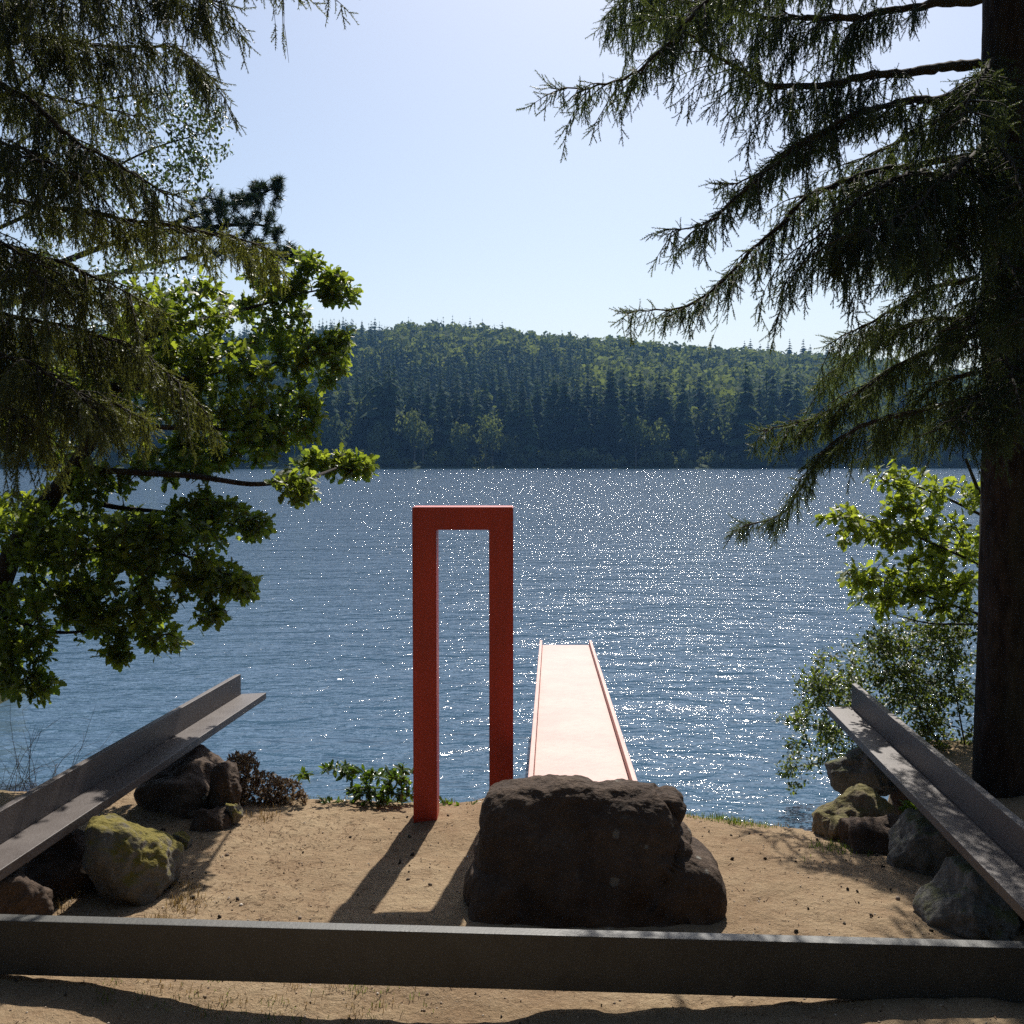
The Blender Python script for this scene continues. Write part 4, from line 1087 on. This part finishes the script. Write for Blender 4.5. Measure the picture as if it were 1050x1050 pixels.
def birch():
    r = np.random.default_rng(24)
    base = np.array((-7.6, 13.5, 0.2))
    root = empty('birch_tree', tuple(base), 'fine leaved pale birch showing between the spruce branches at upper left', 'tree')
    wood = Acc(); W2 = Acc(); lf = Acc()
    q, _ = smooth_path([base, base + (0.1, 0, 3), P(-60, 200, 13.5), P(-10, 80, 13.4), P(20, -60, 13.3)], 0.15); wood.tube(q, np.linspace(0.14, 0.02, len(q)), 10)
    skel = list(q[12:])
    for l in ([(-60, 260, 13.5), (30, 220, 13.3), (100, 180, 13.1), (160, 150, 13), (215, 135, 13)], [(-50, 200, 13.5), (40, 130, 13.3), (110, 100, 13.2), (180, 95, 13.1)], [(-60, 330, 13.5), (30, 300, 13.3), (110, 280, 13.2), (170, 280, 13.1)],
              [(-60, 360, 13.5), (40, 350, 13.2), (120, 330, 13.1)], [(-50, 150, 13.5), (50, 60, 13.4), (120, 30, 13.3)]):
        ql, _ = smooth_path(PP(l), 0.12); wood.tube(ql, np.linspace(0.03, 0.006, len(ql)), 6); skel += list(ql)
    blobs = [(205, 140, 32, 34, 13, .5, 60), (185, 100, 30, 18, 13.1, .4, 30), (150, 150, 50, 50, 13.1, .6, 80), (80, 130, 60, 60, 13.3, .7, 60), (100, 230, 70, 50, 13.2, .7, 70), (160, 290, 50, 30, 13.1, .6, 50), (60, 300, 70, 50, 13.3, .7, 60),
             (30, 60, 60, 50, 13.4, .7, 40), (130, 340, 50, 30, 13.1, .6, 40), (190, 185, 25, 18, 13, .4, 20)]
    tw = grow(skel, blob_targets(blobs, r, 1.0), r, W2, r0=0.004)
    leaves_on(tw, r, lf, 'small', 0.055, 13, 1.0, 0.5, 0.95, 0.25, down=0.4, clus=0.06)
    wood.build('trunk', M['twig'], root, smooth=True); W2.build('twigs', M['twig'], root); lf.build('foliage', M['birch'], root)
birch()

def pine():
    r = np.random.default_rng(25)
    base = np.array((-8.2, 16.5, 0.2))
    root = empty('pine_tree', tuple(base), 'dark pine with tufted needles pointing right above the oak', 'tree')
    wood = Acc(); W2 = Acc(); lf = Acc()
    q, _ = smooth_path([base, base + (0, 0, 3), P(-30, 260, 16.5), P(-20, 100, 16.4), P(-10, -20, 16.4)], 0.15); wood.tube(q, np.linspace(0.2, 0.05, len(q)), 10)
    skel = []
    for l in ([(-20, 300, 16.5), (60, 270, 16.2), (140, 240, 16), (200, 222, 15.8), (250, 205, 15.7), (285, 192, 15.7)], [(-20, 320, 16.5), (80, 290, 16), (170, 268, 15.8), (240, 255, 15.6), (290, 262, 15.6)], [(140, 240, 16), (200, 235, 16), (260, 228, 16), (285, 235, 16)]):
        ql, _ = smooth_path(PP(l), 0.12); wood.tube(ql, np.linspace(0.06, 0.012, len(ql)), 6); skel += list(ql)
    blobs = [(225, 205, 30, 14, 15.8, .4, 26), (262, 192, 10, 8, 15.7, .2, 6), (283, 186, 7, 8, 15.7, .2, 9), (270, 205, 22, 10, 15.7, .3, 14), (240, 232, 36, 12, 15.9, .4, 26), (275, 222, 12, 10, 15.9, .2, 8), (250, 256, 44, 12, 15.6, .4, 32), (292, 262, 20, 10, 15.6, .3, 18), (287, 240, 6, 8, 15.7, .2, 6), (180, 240, 40, 30, 15.9, .5, 24)]
    tw = grow(skel, blob_targets(blobs, r, 1.3), r, W2, r0=0.006)
    tv = []; tf = []
    for i in range(46):
        d = r.normal(size=3); d[2] += 0.9; d /= np.linalg.norm(d); s = np.cross(d, r.normal(size=3)); s /= np.linalg.norm(s)
        c = np.array((0, 0, -0.12 * r.random())); b = len(tv); tv += [c - s * 0.004, c + s * 0.004, c + d * 0.10 * (0.7 + 0.5 * r.random())]; tf.append((b, b + 1, b + 2))
    pos = []; dirs = []
    for t in tw:
        for s in (1.0, 0.85, 0.7):
            x = s * (len(t) - 1); i = min(len(t) - 2, int(x)); pos.append(t[i] + (t[i + 1] - t[i]) * (x - i)); dirs.append(t[-1] - t[-2] + r.normal(size=3) * 0.02 + np.array((0, 0, 0.02)))
    k = len(pos); lf.inst(np.array(tv), np.array(tf), basis(np.array(dirs), r.random(k) * 6.28) * (0.8 + 0.4 * r.random(k))[:, None, None], np.array(pos), tint=0.4 + 0.2 * r.normal(size=k))
    wood.build('trunk', M['bark'], root, smooth=True); W2.build('twigs', M['twig'], root); lf.build('foliage', M['pine'], root)
pine()

def leafy_bush(name, label, cat, base, blobs, mat, kind, size, n, seed, per=1.0, tint=0.5, stems=None):
    r = np.random.default_rng(seed); root = empty(name, tuple(base), label, cat)
    W2 = Acc(); lf = Acc()
    tw = grow([base, base + (0.05, 0, 0.03), base + (-0.05, 0, 0.03)], blob_targets(blobs, r, per), r, W2, bend=0.4, r0=0.003)
    leaves_on(tw, r, lf, kind, size, n, 1.0, tint, 0.85, 0.28)
    W2.build('stems', stems or M['twig'], root); lf.build('foliage', M[mat], root)

b0 = P(392, 832, 7.95); leafy_bush('leafy_plant', 'low glossy green plant at the sand edge left of the red frame', 'plant', b0,
    [(350, 790, 18, 6, 8.0, .12, 16), (388, 795, 22, 10, 7.95, .15, 24), (404, 810, 22, 16, 7.95, .15, 34), (375, 815, 26, 10, 7.9, .15, 24), (345, 822, 16, 6, 7.9, .12, 10), (412, 790, 12, 5, 8.0, .1, 8)], 'laurel', 'oval', 0.058, 8, 51)
b1 = P(470, 834, 7.95); leafy_bush('leafy_plant', 'tiny yellow green plant between the two legs of the red frame', 'plant', b1,
    [(455, 824, 8, 5, 7.95, .1, 9), (475, 826, 10, 3, 7.95, .1, 7), (488, 827, 6, 4, 7.95, .1, 7)], 'laurel', 'oval', 0.04, 6, 52, tint=0.9)
b2 = P(303, 812, 7.9); leafy_bush('leafy_plant', 'bright green sprig poking out of the dead brown shrub', 'plant', b2,
    [(308, 797, 10, 5, 7.85, .08, 10)], 'laurel', 'oval', 0.05, 6, 53, tint=0.9)
b3 = P(745, 850, 7.9); leafy_bush('leafy_plant', 'tiny green plant on the sand edge right of the middle rock', 'plant', b3,
    [(735, 842, 10, 3, 7.9, .1, 8), (752, 846, 8, 3, 7.9, .1, 6)], 'laurel', 'oval', 0.03, 6, 54, tint=0.6)
b4 = P(932, 838, 7.4); leafy_bush('leafy_plant', 'bright green leaves lit up between the dark rocks of the right row', 'plant', b4,
    [(932, 829, 9, 5, 7.4, .08, 9)], 'laurel', 'oval', 0.06, 6, 55, tint=1.0)

def dead_shrub(label, base, blobs, seed, n=7):
    r = np.random.default_rng(seed); root = empty('dead_shrub', tuple(base), label, 'shrub')
    W2 = Acc(); lf = Acc()
    tw = grow([base, base + (0.1, 0, 0.03), base + (-0.1, 0, 0.03)], blob_targets(blobs, r), r, W2, bend=0.5, r0=0.002)
    W2.build('stems', M['dry'], root)
    leaves_on(tw, r, lf, 'small', 0.026, n, 1.3, 0.4, 1.0, 0.35)
    lf.build('foliage', M['deadleaf'], root)
dead_shrub('dead brown shrub at the water edge beside the big dark rock', P(262, 836, 8.0),
           [(245, 800, 20, 28, 8.0, .25, 260), (268, 812, 26, 22, 8.0, .25, 300), (292, 816, 22, 20, 8.0, .2, 240), (250, 780, 16, 10, 8.0, .2, 60)], 61, 9)

def bare_stems():
    r = np.random.default_rng(63); base = P(-5, 830, 8.6)
    root = Acc()
    for i in range(26):
        p = base + np.array((r.random() * 0.45, r.normal() * 0.2, 0)); d = np.array((0.35 + r.normal() * 0.35, r.normal() * 0.2, 1.0)); pts = [p]
        for k in range(int(6 + r.random() * 7)):
            d = d + r.normal(size=3) * 0.14; d /= np.linalg.norm(d); p = p + d * 0.07; pts.append(p)
            if r.random() < 0.35:
                e = d + r.normal(size=3) * 0.5; root.tube([p, p + e * 0.06, p + e * 0.13], [0.0018, 0.0014, 0.0008], 3)
        root.tube(pts, np.linspace(0.003, 0.001, len(pts)), 4)
    o = root.build('bare_shrub', M['twig'])
    tag(o, 'thin bare leafless stems in front of the water at the left edge', 'shrub')
bare_stems()

# ---------------------------------------------------------------- litter, pebbles, grass
def litter():
    r = np.random.default_rng(71); peb = Acc(); tv, tf = ico(1)
    n = 5200; pos = []; sc = []
    tw = Acc(); gr = Acc()
    for i in range(n):
        x = r.uniform(-3.4, 3.4); y = r.uniform(3.6, 8.2)
        if y > shore_y(x): continue
        s = 0.0025 + 0.006 * r.random() ** 3 + (0.012 if r.random() < 0.01 else 0)
        pos.append((x, y, ground_z(x, y) + s * 0.2)); sc.append(s)
    k = len(pos); sc = np.array(sc)
    B = basis(r.normal(size=(k, 3)), r.random(k) * 6.28); B = B * np.stack([sc, sc * 0.8, sc * 0.6], 1)[:, None, :]
    peb.inst(tv, tf, B, np.array(pos), tint=r.random(k))
    tag(peb.build('pebbles', M['pebble']), kind='stuff')
    for i in range(1900):
        x = r.uniform(-3.2, 3.2); y = r.uniform(3.9, 8.1)
        if r.random() < 0.5: x = r.uniform(-2.6, -1.0); y = r.uniform(5.2, 7.5)
        if y > shore_y(x): continue
        an = r.random() * 3.14; L = 0.012 + 0.05 * r.random() ** 2; z = ground_z(x, y) + 0.004
        tw.tube([(x, y, z), (x + math.cos(an) * L * .5, y + math.sin(an) * L * .5, z + 0.003 * r.random()), (x + math.cos(an) * L, y + math.sin(an) * L, z)], [0.0018, 0.0016, 0.001], 4, tint=r.random())
    bt, bf = ico(1)
    kk = 260; xs_ = r.uniform(-3, 3, kk); ys_ = r.uniform(4.2, 7.6, kk); sc_ = 0.004 + 0.010 * r.random(kk) ** 2
    BB = basis(r.normal(size=(kk, 3)), r.random(kk) * 6.28) * (np.stack([sc_, sc_ * 0.7, sc_ * 1.5], 1)[:, None, :])
    peb2 = Acc(); peb2.inst(bt, bf, BB, np.array([(a_, b_, ground_z(a_, b_) + 0.004) for a_, b_ in zip(xs_, ys_)]), tint=0.1)
    tag(peb2.build('bark_litter', M['twig']), kind='stuff')
    tag(tw.build('fallen_twigs', M['dry']), kind='stuff')
    # tufts of dry and green grass along the bank and beside the rocks
    dry = Acc()
    def tuft(acc, x, y, n, h, tint):
        z = ground_z(x, y) - 0.005
        for _ in range(n):
            a_ = r.random() * 6.28; l = h * (0.4 + 0.8 * r.random()); lean = r.random() * 0.8
            px_, py_ = x + r.normal() * 0.025, y + r.normal() * 0.025
            dx, dy = math.cos(a_), math.sin(a_); w = 0.0018
            acc.add([(px_ - dy * w, py_ + dx * w, z), (px_ + dy * w, py_ - dx * w, z), (px_ + dx * l * lean * .4 + dy * w, py_ + dy * l * lean * .4 - dx * w, z + l * .6), (px_ + dx * l * lean * .4 - dy * w, py_ + dy * l * lean * .4 + dx * w, z + l * .6), (px_ + dx * l * lean, py_ + dy * l * lean, z + l * 0.9)], f3=[(0, 1, 2), (0, 2, 3), (3, 2, 4)], tint=tint + r.normal() * 0.2)
    for _ in range(420):
        x = r.uniform(-2.7, 3.0)
        tuft(dry if r.random() < 0.7 else gr, x, shore_y(x) - 0.05 + abs(r.normal()) * 0.15, 5, 0.035, 0.5)
    for _ in range(60):
        x = r.uniform(1.2, 1.75); tuft(gr, x, shore_y(x) - 0.1 + r.normal() * 0.08, 7, 0.05, 0.7)
    for _ in range(190):
        a_ = r.random() * 6.28; tuft(dry, -2.12 + 0.34 * math.cos(a_) * (0.8 + 0.5 * r.random()), 6.1 + 0.36 * math.sin(a_) - 0.12, 6, 0.05, 0.6)
    for _ in range(90):
        tuft(dry, r.uniform(-2.6, -1.6), r.uniform(7.3, 8.1), 6, 0.06, 0.5)
    for _ in range(40):
        tuft(gr, 1.0 * r.normal() * 0.12 + 2.05, 6.9 + r.normal() * 0.08, 6, 0.04, 0.6)
    for _ in range(110):
        tuft(dry if r.random() < 0.6 else gr, r.uniform(-1.9, -0.4), r.uniform(4.85, 5.2), 5, 0.035, 0.5)
    tag(dry.build('dry_grass', M['drygrass']), kind='stuff'); tag(gr.build('grass', M['grass']), kind='stuff')

k = N('pebble'); at = k.n('ShaderNodeAttribute', attribute_name='tint')
M['pebble'] = k.done(k.bsdf(k.ramp(at.outputs['Fac'], [(0.0, (0.10, 0.07, 0.05)), (0.6, (0.36, 0.27, 0.19)), (1.0, (0.55, 0.48, 0.40))]), 0.8).outputs[0])
litter()
